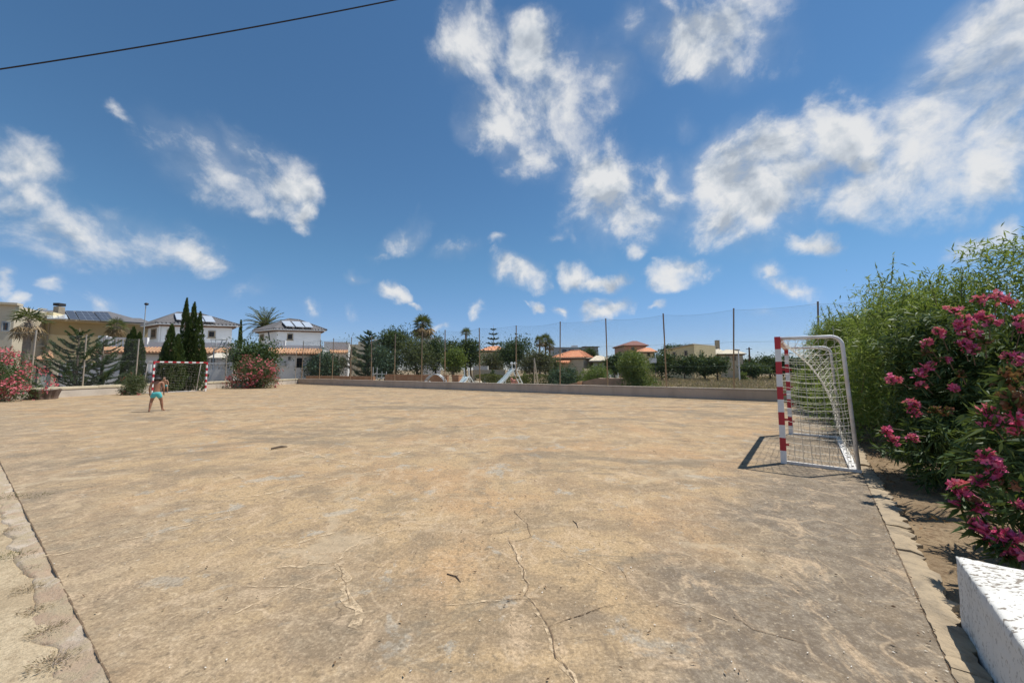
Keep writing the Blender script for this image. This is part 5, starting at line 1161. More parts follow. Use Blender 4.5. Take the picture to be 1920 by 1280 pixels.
def balustrade(root, A, B, t0, t1, z0, z1, o, sp=.3, mat=None, name='balustrade'):
    mat = mat or M_villa; A = Vector(A); B = Vector(B); a = (B - A).normalized(); n = Vector((a.y, -a.x)); n = n if n.dot(-A) > 0 else -n; mb = MB()
    mb.wbox(A, B, t0, t1, z1 - .12, z1, o - .12, o + .12); mb.wbox(A, B, t0, t1, z0, z0 + .07, o - .1, o + .1)
    for t in (t0, t1 - .22): mb.wbox(A, B, t - .002, t + .222, z0 - .003, z1 + .05, o - .125, o + .125)
    r = mb.build(name, mat, root); h = z1 - z0 - .19; first = None; k = int((t1 - t0 - .5) / sp)
    for i in range(k):
        t = t0 + .3 + (i + .5) * (t1 - t0 - .6) / k; q = Vector((A.x + a.x * t + n.x * o, A.y + a.y * t + n.y * o, z0 + .07))
        if first is None:
            m_ = MB(); m_.lathe((0, 0, 0), [(.075, 0), (.075, .08 * h), (.05, .14 * h), (.095, .38 * h), (.075, .55 * h), (.045, .8 * h), (.075, .9 * h), (.075, h)], 9); first = m_.build('baluster', mat, None, smooth=True); bo = first
        else: bo = first.copy(); C.objects.link(bo)
        bo.parent = r; bo.location = q - root.location
    return r

# --- yellow block on the far left
A0, A1, A2, A3 = P2(-160, 31), P2(17, 33.5), P2(22, 37.5), P2(90, 38.0); A4 = P2(272, 42.5)
root = empty('apartment_block', (A3.x, A3.y, G0), 'ochre yellow two storey block with dark roof and long rows of solar panels', 'house')
zl = zat(572, 33.5); ze = zat(601, 38.0); bk = Vector((-6, 10)); mb = MB()
mb.prism([tuple(p) for p in (A0, A1, A1 + bk * 1.1, A0 + bk * 1.1)], G0 - .05, zl); mb.build('wing', M_sand_, root)
mb = MB(); mb.prism([tuple(p) for p in (A2, A3, A3 + bk, A2 + bk)], G0 - .05, zat(585, 38)); mb.prism([tuple(p) for p in (A3 + Vector((.01, -.25)), A4, A4 + bk, A3 + bk * 1.05)], G0 - .05, ze, 0); mb.build('wall', M_yellow, root)
q0 = A3 + Vector((.01, -.25)); L = (A4 - q0).length
mb = MB(); mb.wbox(q0, A4, -.02, L + .02, zat(628, 38.2), ze - .1, .004, .03); mb.build('painted_band', M_band, root)
mb = MB(); mb.wbox(q0, A4, -.25, L + .3, ze - .02, ze + .16, -.2, .5); mb.build('eave', M_sand_, root); mb = MB(); mb.wbox(A0, A1, -.2, (A1 - A0).length + .25, zl - .02, zl + .18, -.5, .35); mb.build('parapet', M_sand_, root)
mb = MB(); mb.tube([(q0.x + .1, q0.y - .12, G0), (q0.x + .1, q0.y - .12, ze)], .055, 8); mb.tube([(A3.x - 1.0, A3.y - .1, G0), (A3.x - 1.0, A3.y - .1, ze)], .05, 8); mb.build('drainpipe', M_stone, root)
# pitched roof, slope toward the court
n2 = Vector(((A4 - q0).y, -(A4 - q0).x)).normalized(); n2 = n2 if n2.dot(-q0) > 0 else -n2
E0 = Vector((q0.x + n2.x * .55 - .4, q0.y + n2.y * .55, ze + .15)); E1 = Vector((A4.x + n2.x * .55 + .3, A4.y + n2.y * .55, ze + .15)); Rr0 = W(70, 583, 43.5); Rr1 = W(203, 585, 45.5)
rn = (E1 - E0).cross(Rr0 - E0).normalized(); rn = rn if rn.z > 0 else -rn; Rr1 = plane_hit(205, 585.5, E0, rn); mb = MB(); mb.slab([E0, E1, Rr1, Rr0], .12); mb.slab([Rr0, Rr1, Rr1 + Vector((-2.5, 5, -2)), Rr0 + Vector((-2.5, 5, -2))], .12); roof = mb.build('roof', M_slate, root)
mb = MB(); mb.prism([(E0.x, E0.y), (E1.x, E1.y), (Rr1.x, Rr1.y), (Rr0.x, Rr0.y)], ze + .05, ze + .14); mb.build('roof_deck', M_stone, root)
rn = (E1 - E0).cross(Rr0 - E0).normalized(); rn = rn if rn.z > 0 else -rn
def panel(root, quad, p0, n, mat, th=.05, lift=.22, cols=1, rows=1, name='solar_panel'):
    pts = [plane_hit(x, y, p0 + n * lift, n) for x, y in quad]; mb = MB(); mb.slab(pts, th) ; o = mb.build(name, M_alu, root); nn = (pts[1] - pts[0]).cross(pts[-1] - pts[0]).normalized(); mb = MB()
    up = nn * th if nn.z > 0 else nn * 0.0
    for i in range(cols):
        for j in range(rows):
            def bl(u, v): return pts[0].lerp(pts[1], u).lerp(pts[3].lerp(pts[2], u), v)
            g = .04; u0, u1, v0, v1 = (i + g) / cols, (i + 1 - g) / cols, (j + g) / rows, (j + 1 - g) / rows
            f = [bl(u0, v0), bl(u1, v0), bl(u1, v1), bl(u0, v1)]; mb.slab([q + n * (th + .004) * (1 if nn.z > 0 else 1) for q in f], .006)
    mb.build('cells', mat, o); return o
panel(root, [(88, 598), (110, 598), (106, 588), (86, 588)], E0, rn, M_coll, cols=2)
panel(root, [(110, 598), (128, 598.5), (124, 590), (108, 590)], E0, rn, M_coll, cols=2)
panel(root, [(132, 599), (148, 600), (138, 583.5), (122, 583)], E0, rn, M_pv, cols=1, rows=4)
panel(root, [(150, 600), (188, 601.5), (173, 585), (141, 583.5)], E0, rn, M_pv, cols=3, rows=3)
panel(root, [(190, 601.5), (214, 602.5), (202, 586), (176, 585)], E0, rn, M_pv, cols=3, rows=3)
c = W(110, 590, 41.5); mb = MB(); mb.box((c.x, c.y, c.z - .1), (.6, .6, 2.0)); ch = mb.build('chimney', M_stone, root); mb = MB(); mb.box((c.x, c.y, c.z + 1.14), (.66, .66, .3)); mb.build('chimney_cowl', M_dark, ch)
window(root, A0, A1, 7, 15, 605, 619, M_grey, False); window(root, A2, A3, 62, 66, 601, 625, M_wood, False); window(root, A2, A3, 70, 74, 601, 622, M_wood, False); window(root, A2, A3, 32, 42, 603, 624, M_grey, False)
mb = MB(); Lb = (A3 - A2).length; zb0, zb1 = zat(646, 36.5), zat(634, 36.5); mb.wbox(A2, A3, .0, Lb - .15, zb0 - .14, zb0, .01, 2.1); mb.wbox(A2, A3, .0, Lb - .15, zb0, zb1, 1.95, 2.1); mb.build('balcony', M_sand_, root)
mb = MB(); mb.wbox(A2, A3, .5, Lb - 2.6, G0 + .1, zb0 - .5, .003, .05); mb.wbox(A2, A3, Lb - 2.0, Lb - .6, G0 + .1, zb0 - .5, .003, .05); mb.build('shutter', M_wood, root)
s_ = W(80, 580, 40); mb = MB(); mb.lathe((s_.x, s_.y, s_.z), [(.05, -.05), (.32, .0), (.36, .08), (.02, .12)], 12); mb.tube([(s_.x, s_.y, s_.z - 1.0), (s_.x, s_.y, s_.z)], .03, 6); mb.build('satellite_dish', M_villa, root)
# further wing with a few panels, right of the yellow wall
B0_, B1_ = P2(222, 46), P2(290, 48); root = empty('house_annexe', (B0_.x, B0_.y, G0), 'low slate roofed ochre annexe with panels, between the yellow block and the first villa', 'house')
mb = MB(); mb.prism([tuple(p) for p in (B0_, B1_, B1_ + bk * .7, B0_ + bk * .7)], G0, zat(607, 46)); mb.build('wall', M_yellow, root); zz = zat(606, 46)
a3 = Vector((B0_.x, B0_.y - .5, zz)); b3 = Vector((B1_.x, B1_.y - .5, zz)); c3 = W(264, 598, 52); d3 = W(226, 597, 51)
mb = MB(); mb.slab([a3, b3, c3, d3], .12); mb.build('roof', M_slate, root); nn_ = (b3 - a3).cross(d3 - a3).normalized(); panel(root, [(230, 606), (246, 606), (243, 599), (228, 599)], a3, nn_, M_pv, cols=2); panel(root, [(248, 606), (264, 606), (258, 599), (245, 599)], a3, nn_, M_pv, cols=2)

# --- first villa
def villa(label, corners, ze, ridge, lower, zl):
    pts = wall_poly(corners); n = (pts[2] - pts[1]); back = Vector((-n.y, n.x)).normalized(); back = back if back.y > 0 else -back
    poly = [pts[1], pts[2], pts[2] + back * 9, pts[0] + back * 3.5]     # front, right, rear, left corner
    root = empty('white_villa', (pts[1].x, pts[1].y, G0), label, 'house'); mb = MB()
    plan = [pts[0], pts[1], pts[2], pts[2] + pts[2].normalized() * 7.5 + (pts[1] - pts[2]).normalized() * 1.2]
    mb.prism([tuple(p) for p in plan], G0, ze - .1); mb.build('upper_wall', M_villa, root)
    rf, faces = hip_roof(root, plan, ze, ridge[0], ridge[1], M_slate, .5)
    return root, plan, faces, back
zE1 = zat(606, 37.6)
v1, plan1, faces1, back1 = villa('white villa with grey hipped roof behind the three cypresses', [(272, 39.6), (297, 37.6), (431, 39.4)], zE1, (W(333, 586, 42), W(374, 588, 43.5)), None, None)
A, B = plan1[1], plan1[2]
window(v1, A, B, 393, 401.5, 622, 631, M_stone, grille=True); window(v1, plan1[0], plan1[1], 285, 292.5, 618, 632, M_stone)
window(v1, A, B, 316, 324, 620, 631, M_stone)
f = faces1[1]; fn = (f[1] - f[0]).cross(f[2] - f[0]).normalized(); fn = fn if fn.z > 0 else -fn
for q in ([(372, 603.5), (384, 604), (378, 592), (368, 591.5)], [(385.5, 604), (405, 605), (397, 593), (379, 592)]): panel(v1, q, f[0], fn, M_coll, lift=.25, name='solar_collector')
panel(v1, [(331, 600), (343, 601), (342, 588), (327, 588)], f[0], fn, M_coll, lift=.25, name='solar_collector')
mb = MB(); mb.tube([(A.x - .05, A.y - .12, zat(650, 37.6)), (A.x - .05, A.y - .12, zE1 - .2)], .05, 6); mb.build('drainpipe', M_villa, v1)
# lower storey with terrace
T0, T1 = P2(178, 34.4), P2(437, 36.6); L = (T1 - T0).length; nb = Vector((-(T1 - T0).y, (T1 - T0).x)).normalized(); nb = nb if nb.y > 0 else -nb
zt_ = zat(652, 35.4); zp = zat(641, 35.4)
mb = MB(); mb.prism([tuple(p) for p in (T0, T1, T1 + nb * 3.2, T0 + nb * 5.5)], G0, zt_); mb.build('lower_wall', M_villa, v1)
ta, tb = hit(270, 650, T0, T1)[0], hit(437, 650, T0, T1)[0]; t1_ = hit(197, 650, T0, T1)[0]
mb = MB(); mb.wbox(T0, T1, ta + .3, tb, zt_ + .003, zp, -.22, -.04); mb.wbox(T0, T1, 0, t1_, zt_ + .003, zat(630, 35), -.22, -.04); mb.build('parapet', M_villa, v1)
balustrade(v1, T0, T1, t1_ + .05, ta + .2, zt_ + .1, zat(633, 35), -.15, .26)
mb = MB(); mb.wbox(T0, T1, t1_ - .02, ta + .25, zt_ - .02, zt_ + .098, -.3, -.0); mb.build('terrace_kerb', M_villa, v1)
tile_strip(v1, T0, T1, .2, L - .2, zat(651, 35), zat(660, 34.6), .75, M_tile)
mb = MB(); mb.wbox(T0, T1, .25, L - .25, zat(663.5, 34.6), zat(661.5, 34.6), .003, .68); mb.build('eave_board', M_wood, v1)
window(v1, T0, T1, 253, 263, 671, 684, M_villa, False); window(v1, T0, T1, 384, 390, 672, 684, M_stone, False); window(v1, T0, T1, 396, 404, 672, 684, M_villa, False, name='window'); window(v1, T0, T1, 197, 205, 672, 684, M_stone)
# striped awning and the lattice aerial
u0, z0 = hit(415, 662, T0, T1); u1, z1 = hit(450, 664, T0, T1); a = (T1 - T0).normalized(); fr = -nb
Q = lambda t, o, z: Vector((T0.x + a.x * t + fr.x * o, T0.y + a.y * t + fr.y * o, z)); mb = MB(); mb.slab([Q(u0, .8, z0), Q(u1, .8, z0), Q(u1, 2.2, z0 - .5), Q(u0, 2.2, z0 - .5)], .03); aw = mb.build('awning', worn('awning_cloth', (.62, .56, .46), (.5, .45, .36), 2, .9), v1)
mb = MB(); mb.tube([Q(u0 + .1, .05, z0 - .7), Q(u0 + .1, 2.15, z0 - .5)], .02, 5); mb.tube([Q(u1 - .1, .05, z0 - .7), Q(u1 - .1, 2.15, z0 - .5)], .02, 5); mb.build('awning_arm', M_metal, aw)
root = empty('street_lamp', (P2(399, 33.6).x, 33.6, G0), 'metal lattice dish aerial on a column in front of the first villa', 'street lamp'); q = P2(399, 33.6); mb = MB(); ztop = zat(656, 33.6); mb.tube([(q.x, q.y, G0 - .1), (q.x, q.y, ztop)], [.07, .05], 8); mb.build('column', M_grey, root)  # lattice dish aerial on a column, no lamp
mb = MB()
for k in range(8): an = k * math.pi / 4; mb.tube([(q.x, q.y, ztop - .05), (q.x + .45 * math.cos(an) + .35, q.y + .3 * math.sin(an), ztop + .35), (q.x + .75 * math.cos(an) + .4, q.y + .4 * math.sin(an), ztop + .95)], .025, 4, 0, False)
mb.tube([(q.x + .75 * math.cos(an * math.pi / 4) + .4, q.y + .4 * math.sin(an * math.pi / 4), ztop + .95) for an in range(9)], .03, 4, 0, False); mb.tube([(q.x + .45 * math.cos(an * math.pi / 4) + .35, q.y + .3 * math.sin(an * math.pi / 4), ztop + .35) for an in range(9)], .03, 4, 0, False); mb.build('cage', M_grey, root)
# --- second villa
zE2 = zat(617, 44.5)
v2, plan2, faces2, back2 = villa('white villa with three solar collectors on its grey hipped roof', [(482, 46.5), (517, 44.3), (599, 45.6)], zE2, (W(541, 598, 48.5), W(561, 600, 49.5)), None, None)
A, B = plan2[1], plan2[2]; window(v2, A, B, 540.5, 547.5, 627, 635.5, M_stone, grille=True); window(v2, plan2[0], plan2[1], 489, 494, 628, 637, M_stone, False)
f = faces2[1]; fn = (f[1] - f[0]).cross(f[2] - f[0]).normalized(); fn = fn if fn.z > 0 else -fn
for q in ([(536, 612), (553, 613), (543, 602), (527, 602)], [(555, 613), (572, 614), (562, 603), (546, 602.5)], [(573, 614), (588, 614.5), (580, 604.5), (565, 603.5)]): panel(v2, q, f[0], fn, M_coll, lift=.25, name='solar_collector')
mb = MB(); mb.tube([(A.x - .9, A.y + .1, zat(642, 44)), (A.x - 1.15, A.y + .1, zE2 - .3)], .06, 6); mb.build('drainpipe', M_metal, v2)
U0, U1 = P2(484, 41.5), P2(604, 43.2); L = (U1 - U0).length; nb = Vector((-(U1 - U0).y, (U1 - U0).x)).normalized(); nb = nb if nb.y > 0 else -nb; zt_ = zat(655, 42.3)
mb = MB(); mb.prism([tuple(p) for p in (U0, U1, U1 + nb * 4, U0 + nb * 5)], G0, zt_); mb.build('lower_wall', M_villa, v2); tA, tB = hit(496, 645, U0, U1)[0], hit(535, 645, U0, U1)[0]
mb = MB(); mb.wbox(U0, U1, tB + .02, L, zt_ + .003, zat(647.5, 42.6), -.22, -.04); mb.wbox(U0, U1, 0, tB, zt_ + .003, zat(649, 42), -.2, -.04); mb.build('parapet', M_villa, v2)
balustrade(v2, U0, U1, tA, tB, zat(648.9, 42), zat(638.5, 42), -.12, .28)
tile_strip(v2, U0, U1, hit(503, 655, U0, U1)[0], L - .1, zat(653, 42), zat(662, 41.5), .85, M_tile); mb = MB(); mb.wbox(U0, U1, hit(504, 655, U0, U1)[0], L - .15, zat(665.5, 41.6), zat(663.4, 41.6), .003, .75); mb.build('eave_board', M_wood, v2)
window(v2, U0, U1, 557, 566, 671, 689, M_villa, False, grille=True); mb = MB(); t0, z0 = hit(526, 686, U0, U1); t1, z1 = hit(537, 677, U0, U1); mb.wbox(U0, U1, t0, t1, z0, z1, .003, .35); mb.build('cabinet', M_grey, v2)
t0, z0 = hit(541, 690, U0, U1); t1, z1 = hit(552, 680, U0, U1); mb = MB()
for i in range(6): tt_ = t0 + (t1 - t0) * i / 5; mb.wbox(U0, U1, tt_ - .02, tt_ + .02, z0, z1, .6, .63)
mb.wbox(U0, U1, t0 - .1, t1 + .1, z1, z1 + .05, .59, .64); mb.build('railing', M_villa, v2); t_, z_ = hit(543, 672, U0, U1); mb = MB(); mb.wbox(U0, U1, t_ - .1, t_ + .1, z_ - .2, z_ + .2, .003, .16); mb.build('wall_lamp', M_metal, v2)
# --- walls and gate along the lane behind the end wall
def lane(px0, Y0, px1, Y1): return P2(px0, Y0), P2(px1, Y1)
W0, W1 = lane(104, 26.6, 232, 28.2); L = (W1 - W0).length; root = empty('garden_wall', (W0.x, W0.y, G0), 'plain tall white garden wall behind the ragged conifers', 'garden wall'); mb = MB(); mb.wbox(W0, W1, 0, L, G0 - .05, zat(683, 27.4), -.2, 0); mb.build('wall', M_villa, root); mb = MB(); mb.wbox(W0, W1, -.05, L + .05, zat(683, 27.4) + .002, zat(683, 27.4) + .09, -.26, .06); mb.build('coping', M_villa, root)
W0, W1 = lane(232, 28.4, 283, 29.2); L = (W1 - W0).length; root = empty('garden_wall', (W0.x, W0.y, G0), 'low white balustraded wall left of the dark garden gate', 'garden wall'); mb = MB(); mb.wbox(W0, W1, 0, L, G0 - .05, zat(699, 28.8), -.2, 0); mb.build('wall', M_villa, root); balustrade(root, W0, W1, .02, L - .02, zat(698.9, 28.8), zat(684, 28.8), -.1, .26)
W0, W1 = lane(303, 29.6, 436, 31.6); L = (W1 - W0).length; root = empty('garden_wall', (W0.x, W0.y, G0), 'long white balustraded garden wall running behind the distant goal', 'garden wall'); mb = MB(); mb.wbox(W0, W1, 0, L, G0 - .05, zat(694, 30.6), -.2, 0); mb.build('wall', M_villa, root); balustrade(root, W0, W1, .02, L - .02, zat(693.9, 30.6), zat(679.5, 30.6), -.1, .28)
W0, W1 = lane(284, 29.2, 302.5, 29.5); L = (W1 - W0).length; root = empty('garden_gate', (W0.x, W0.y, G0), 'dark barred garden gate between the two balustraded walls', 'gate'); zg = zat(684, 29.3); mb = MB()
for z in (G0 + .15, G0 + (zg - G0) * .5, zg - .05): mb.wbox(W0, W1, .03, L - .03, z, z + .045, -.09, -.04)
mb.build('gate_frame', M_metal, root); mb = MB()
for i in range(9): t = .05 + (L - .12) * i / 8; mb.wbox(W0, W1, t, t + .022, G0 + .1, zg, -.075, -.053)
mb.build('bars', M_metal, root)
# gatehouse porch with its little tiled roof
g0, g1 = lane(58, 24.6, 108, 25.4); L = (g1 - g0).length; root = empty('gate_porch', (g0.x, g0.y, G0), 'grey panelled entrance porch under a small terracotta roof, left of the white wall', 'gate porch'); zt_ = zat(676, 25); zc_ = zat(689, 25)
mb = MB(); mb.wbox(g0, g1, 0, L, zc_, zt_, -.5, 0); mb.wbox(g0, g1, 0, .2, G0 - .05, zc_ + .002, -.4, -.01); ts = [hit(p, 700, g0, g1)[0] for p in (60, 71, 75, 80, 98, 101, 107)]
mb.wbox(g0, g1, ts[1], ts[2], G0 - .05, zc_ + .002, -.4, -.01); mb.wbox(g0, g1, ts[6] - .25, ts[6] + .02, G0 - .05, zc_ + .002, -.4, -.01); mb.build('frame', M_sand_, root)
for a_, b_ in ((.21, ts[1] - .01), (ts[2] + .01, ts[4] - .02)):
    mb = MB(); mb.wbox(g0, g1, a_, b_, G0 + .05, zat(694, 25) - .2, -.2, -.12); d_ = mb.build('door', M_grey, root); mb = MB(); mb.wbox(g0, g1, a_ + .12, b_ - .12, zat(694, 25) - .2 + .003, zc_ - .003, -.2, -.14); mb.build('door_light', M_glass, d_)
mb = MB(); mb.wbox(g0, g1, ts[4], ts[6] - .26, G0, zc_ - .003, -.35, -.28); mb.build('opening_shade', M_metal, root)  # dark panel painted in for the shade of the opening beside the doors
e0, e1 = hit(66, 672, g0, g1)[0], hit(98, 672, g0, g1)[0]; q = [g0 + (g1 - g0).normalized() * e0, g0 + (g1 - g0).normalized() * e1]; nb = Vector((-(g1 - g0).y, (g1 - g0).x)).normalized(); nb = nb if nb.y > 0 else -nb
mb = MB(); E = [(*(q[0] - nb * .5), zat(674, 25)), (*(q[1] - nb * .5), zat(674, 25)), (*(q[1] + nb * 1.2), zat(674, 25)), (*(q[0] + nb * 1.2), zat(674, 25))]; ap = Vector(((q[0].x + q[1].x) / 2, (q[0].y + q[1].y) / 2 + .3, zat(660, 25.4)))
mb.add(E + [tuple(ap)], [(0, 1, 4), (1, 2, 4), (2, 3, 4), (3, 0, 4), (3, 2, 1, 0)]); a_, b_ = Vector(E[0]), Vector(E[1])
for s, t in ((E[0], E[1]), (E[1], E[2]), (E[3], E[0])):
    s, t = Vector(s), Vector(t)
    for i in range(8): f_ = (i + .5) / 8; base = s.lerp(t, f_); tip = base.lerp(ap, .97 - abs(f_ - .5) * 1.9); mb.tube([base.lerp(ap, -.04), tip], .075, 6)
mb.lathe((ap.x, ap.y, ap.z - .05), [(.1, 0), (.07, .12), (.02, .3)], 8); mb.build('roof', M_tile, root)
# --- houses right of the second villa
def flat_house(label, a, b, Y0, Y1, ytop, mat, depth=7, name='white_house', yref=None, parapet=True):
    A, B = P2(a, Y0), P2(b, Y1); nb = Vector((-(B - A).y, (B - A).x)).normalized(); nb = nb if nb.y > 0 else -nb; root = empty(name, (A.x, A.y, G0), label, 'house'); z = zat(ytop, (Y0 + Y1) / 2); mb = MB(); mb.prism([tuple(p) for p in (A, B, B + nb * depth, A + nb * depth)], G0 - .05, z); mb.build('wall', mat, root)
    if parapet: mb = MB(); L = (B - A).length; mb.wbox(A, B, -.06, L + .06, z + .002, z + .16, -.3, .06); mb.build('parapet', mat, root)
    return root, A, B, z
r_, A, B, z = flat_house('low flat roofed white house with brown tiled porch behind the teal tree', 606, 652, 52, 53, 643, M_villa); tile_strip(r_, A, B, hit(618, 660, A, B)[0], (B - A).length, zat(656, 52.5), zat(661.5, 52.2), 1.6, M_tile, 'porch_roof'); mb = MB(); mb.wbox(A, B, hit(622, 690, A, B)[0], hit(634, 690, A, B)[0], G0, zat(668, 52.5), .01, .05); mb.build('doorway', M_dark, r_); window(r_, A, B, 640, 646, 671, 684, M_stone); window(r_, A, B, 610, 616, 672, 684, M_stone)
r_, A, B, z = flat_house('beige two storey house half hidden by the thin conifer', 652, 702, 56, 57.5, 648, M_sand_, name='beige_house'); window(r_, A, B, 659, 664, 654, 664, M_stone); window(r_, A, B, 672, 677, 676, 688, M_stone); mb = MB(); mb.wbox(A, B, hit(672, 650, A, B)[0], hit(683, 650, A, B)[0], z, zat(640, 56.5), -2.5, .12); mb.build('stair_tower', M_sand_, r_); mb = MB(); mb.wbox(A, B, hit(656, 650, A, B)[0], hit(670, 650, A, B)[0], zat(669, 56), zat(667, 56), .01, 1.0); mb.build('balcony', M_sand_, r_)
r_, A, B, z = flat_house('pale block with terrace glimpsed between the park trees', 700, 724, 66, 67, 638, M_villa, name='pale_house'); window(r_, A, B, 706, 711, 645, 653, M_stone); window(r_, A, B, 715, 719, 645, 653, M_stone)
r_, A, B, z = flat_house('whitish house glimpsed right of the tall palm trunk', 790, 826, 75, 76, 634, M_villa, name='pale_house'); window(r_, A, B, 797, 801, 640, 646, M_stone); window(r_, A, B, 812, 816, 640, 646, M_stone)
def gable(label, a, b, Y0, Y1, yeave, ridge, mat, roofm, depth=8, name='tiled_house', over=.5, courses=False):
    A, B = P2(a, Y0), P2(b, Y1); nb = Vector((-(B - A).y, (B - A).x)).normalized(); nb = nb if nb.y > 0 else -nb; root = empty(name, (A.x, A.y, G0), label, 'house'); z = zat(yeave, (Y0 + Y1) / 2); plan = [A, B, B + nb * depth, A + nb * depth]
    mb = MB(); mb.prism([tuple(p) for p in plan], G0 - .05, z - .1); mb.build('wall', mat, root); c = (A + B) / 2 + nb * depth / 2
    hip_roof(root, [plan[3], plan[0], plan[1], plan[2]], z, ridge[0], ridge[1], roofm, over, fascia=mat, courses=courses); return root, A, B, z
r_, A, B, z = gable('house with sand coloured tiled roof peeping over the trees below the Norfolk pine', 906, 944, 66, 67, 657, (W(918, 649, 70), W(934, 648, 70.5)), M_sand_, M_otile); window(r_, A, B, 926, 930, 660, 666, M_stone, False)
r_, A, B, z = gable('long low house with bright orange roof right of the far palms', 1040, 1094, 58, 56, 670, (W(1072, 657.5, 60), W(1087, 657, 60)), M_sand_, M_otile, courses=True); window(r_, A, B, 1052, 1058, 674, 682, M_stone, False); tile_strip(r_, A, B, .2, hit(1072, 680, A, B)[0], zat(675, 57), zat(680, 57), 2.0, M_otile, 'porch_roof')
r_, A, B, z = flat_house('grey modern flat roofed block behind the orange roof', 1036, 1122, 92, 92, 652, M_grey, name='modern_block')
for q in ((1054, 1062), (1066, 1076), (1096, 1102), (1106, 1114)): window(r_, A, B, q[0], q[1], 654.5, 661, M_grey, False)
mb = MB(); mb.wbox(A, B, hit(1074, 650, A, B)[0], hit(1084, 650, A, B)[0], z + .17, zat(647, 92), -3, -.5); mb.build('roof_tower', M_villa, r_); mb = MB(); mb.wbox(A, B, hit(1092, 650, A, B)[0], hit(1124, 650, A, B)[0], z + .2, zat(649.5, 92), -4, .6); mb.build('canopy', M_wood, r_)
r_, A, B, z = gable('pale grey house with low gable to the left of the fence post', 1112, 1140, 56, 55, 676, (W(1118, 666, 60), W(1128, 667, 60)), M_grey, M_sand_); window(r_, A, B, 1122, 1126, 682, 688, M_stone, False)
r_, A, B, z = gable('pink house with dark red pyramid roof behind the bright green bush', 1172, 1212, 82, 82, 647, (W(1186, 639, 86), W(1194, 639, 86)), worn('pink_stucco', (.50, .30, .21), (.42, .25, .18), 1, .9), tile_mat('dark_red_tile', (.22, .09, .07), (.28, .12, .09), (.15, .07, .06)), name='pink_house'); window(r_, A, B, 1184, 1189, 651, 657, M_stone, False)
r_, A, B, z = gable('small orange roofed wing beside the pink house', 1204, 1228, 74, 74, 659, (W(1212, 651, 77), W(1220, 652, 77)), M_yellow, M_otile); window(r_, A, B, 1214, 1218, 662, 667, M_stone, False)
# yellow gable wall rising to the right
A, B = P2(1251, 68), P2(1303, 64); root = empty('yellow_house', (A.x, A.y, G0), 'yellow house with sloping roofline behind the dark bushes', 'house'); nb = Vector((-(B - A).y, (B - A).x)).normalized(); nb = nb if nb.y > 0 else -nb; mb = MB(); za, zb_ = zat(656, 68), zat(646, 64)
vs = [(*A, G0), (*B, G0), (*B, zb_), (*A, za)]; vs2 = [(*(Vector(v[:2]) + nb * 8), v[2]) for v in vs]; mb.add(vs + vs2, [(0, 1, 2, 3), (7, 6, 5, 4), (0, 4, 5, 1), (1, 5, 6, 2), (3, 7, 4, 0)]); mb.build('wall', M_yellow, root)
mb = MB(); e = .35; mb.slab([Vector((*(A - nb * e), za + .03)), Vector((*(B - nb * e), zb_ + .03)), Vector((*(B + nb * 8), zb_ + .03)), Vector((*(A + nb * 8), za + .03))], .15); mb.build('roof', M_sand_, root); window(root, A, B, 1262, 1266, 661, 667, M_stone, False); window(root, A, B, 1284, 1288, 658, 666, M_stone, False)
r_, A, B, z = gable('white house with tall chimney behind the dark field trees', 1314, 1360, 78, 76, 661, (W(1326, 649, 82), W(1338, 650, 82)), M_villa, M_sand_); c = W(1345, 650, 80); mb = MB(); mb.box((c.x, c.y, c.z + .2), (.7, .7, 2.4)); mb.build('chimney', M_stone, r_); window(r_, A, B, 1318, 1324, 666, 673, M_stone, False)
r_, A, B, z = gable('cream house with tan roof left of the street lamp', 1352, 1394, 70, 69, 663, (W(1362, 655, 73), W(1380, 656, 73)), M_sand_, M_sand_); window(r_, A, B, 1362, 1367, 668, 675, M_stone, False); window(r_, A, B, 1374, 1379, 668, 675, M_stone, False)
# --- lamps and poles
q = P2(1386, 48); root = empty('street_lamp', (q.x, q.y, G0), 'slim pale street lamp standing in the dry field', 'street lamp'); zt_ = zat(657, 48); mb = MB(); mb.tube([(q.x, q.y, G0 - .1), (q.x, q.y, zt_)], [.09, .06], 8); mb.build('column', M_villa, root); mb = MB(); mb.ball((q.x - .15, q.y, zt_ + .1), (.38, .2, .13)); mb.build('lamp_head', M_grey, root, smooth=True)
q = P2(1406.5, 66); root = empty('utility_pole', (q.x, q.y, G0), 'dark wooden utility pole beyond the field trees', 'pole'); zt_ = zat(651, 66); mb = MB(); mb.tube([(q.x, q.y, G0 - .1), (q.x, q.y, zt_)], [.16, .12], 8); mb.build('shaft', M_wood, root); mb = MB(); mb.box((q.x, q.y, zt_ - .3), (1.0, .1, .1)); mb.build('crossarm', M_wood, root)
q = P2(264.5, 33.2); root = empty('street_lamp', (q.x, q.y, G0), 'tall thin grey lamp post beside the broad cypress, taller than the roofs', 'street lamp'); zt_ = zat(571, 33.2); mb = MB(); mb.tube([(q.x, q.y, G0 - .1), (q.x, q.y, zt_)], [.06, .03], 8); mb.build('column', M_grey, root); mb = MB(); mb.ball((q.x + .05, q.y, zt_ + .05), (.16, .16, .12)); mb.build('lamp_head', M_metal, root, smooth=True)
# white notice board in the field
a, b = W(1217, 671, 40), W(1231, 680, 40); root = empty('notice_board', ((a.x + b.x) / 2, 40, G0), 'blank white notice board standing right of the bright green bush', 'sign'); mb = MB(); mb.box(((a.x + b.x) / 2, 40, (a.z + b.z) / 2), (b.x - a.x, .05, a.z - b.z)); mb.build('board', M_villa, root); mb = MB()
for x in (a.x + .1, b.x - .1): mb = MB(); mb.tube([(x, 40.06, G0 - .1), (x, 40.06, a.z)], .03, 6); mb.build('post', M_metal, root)
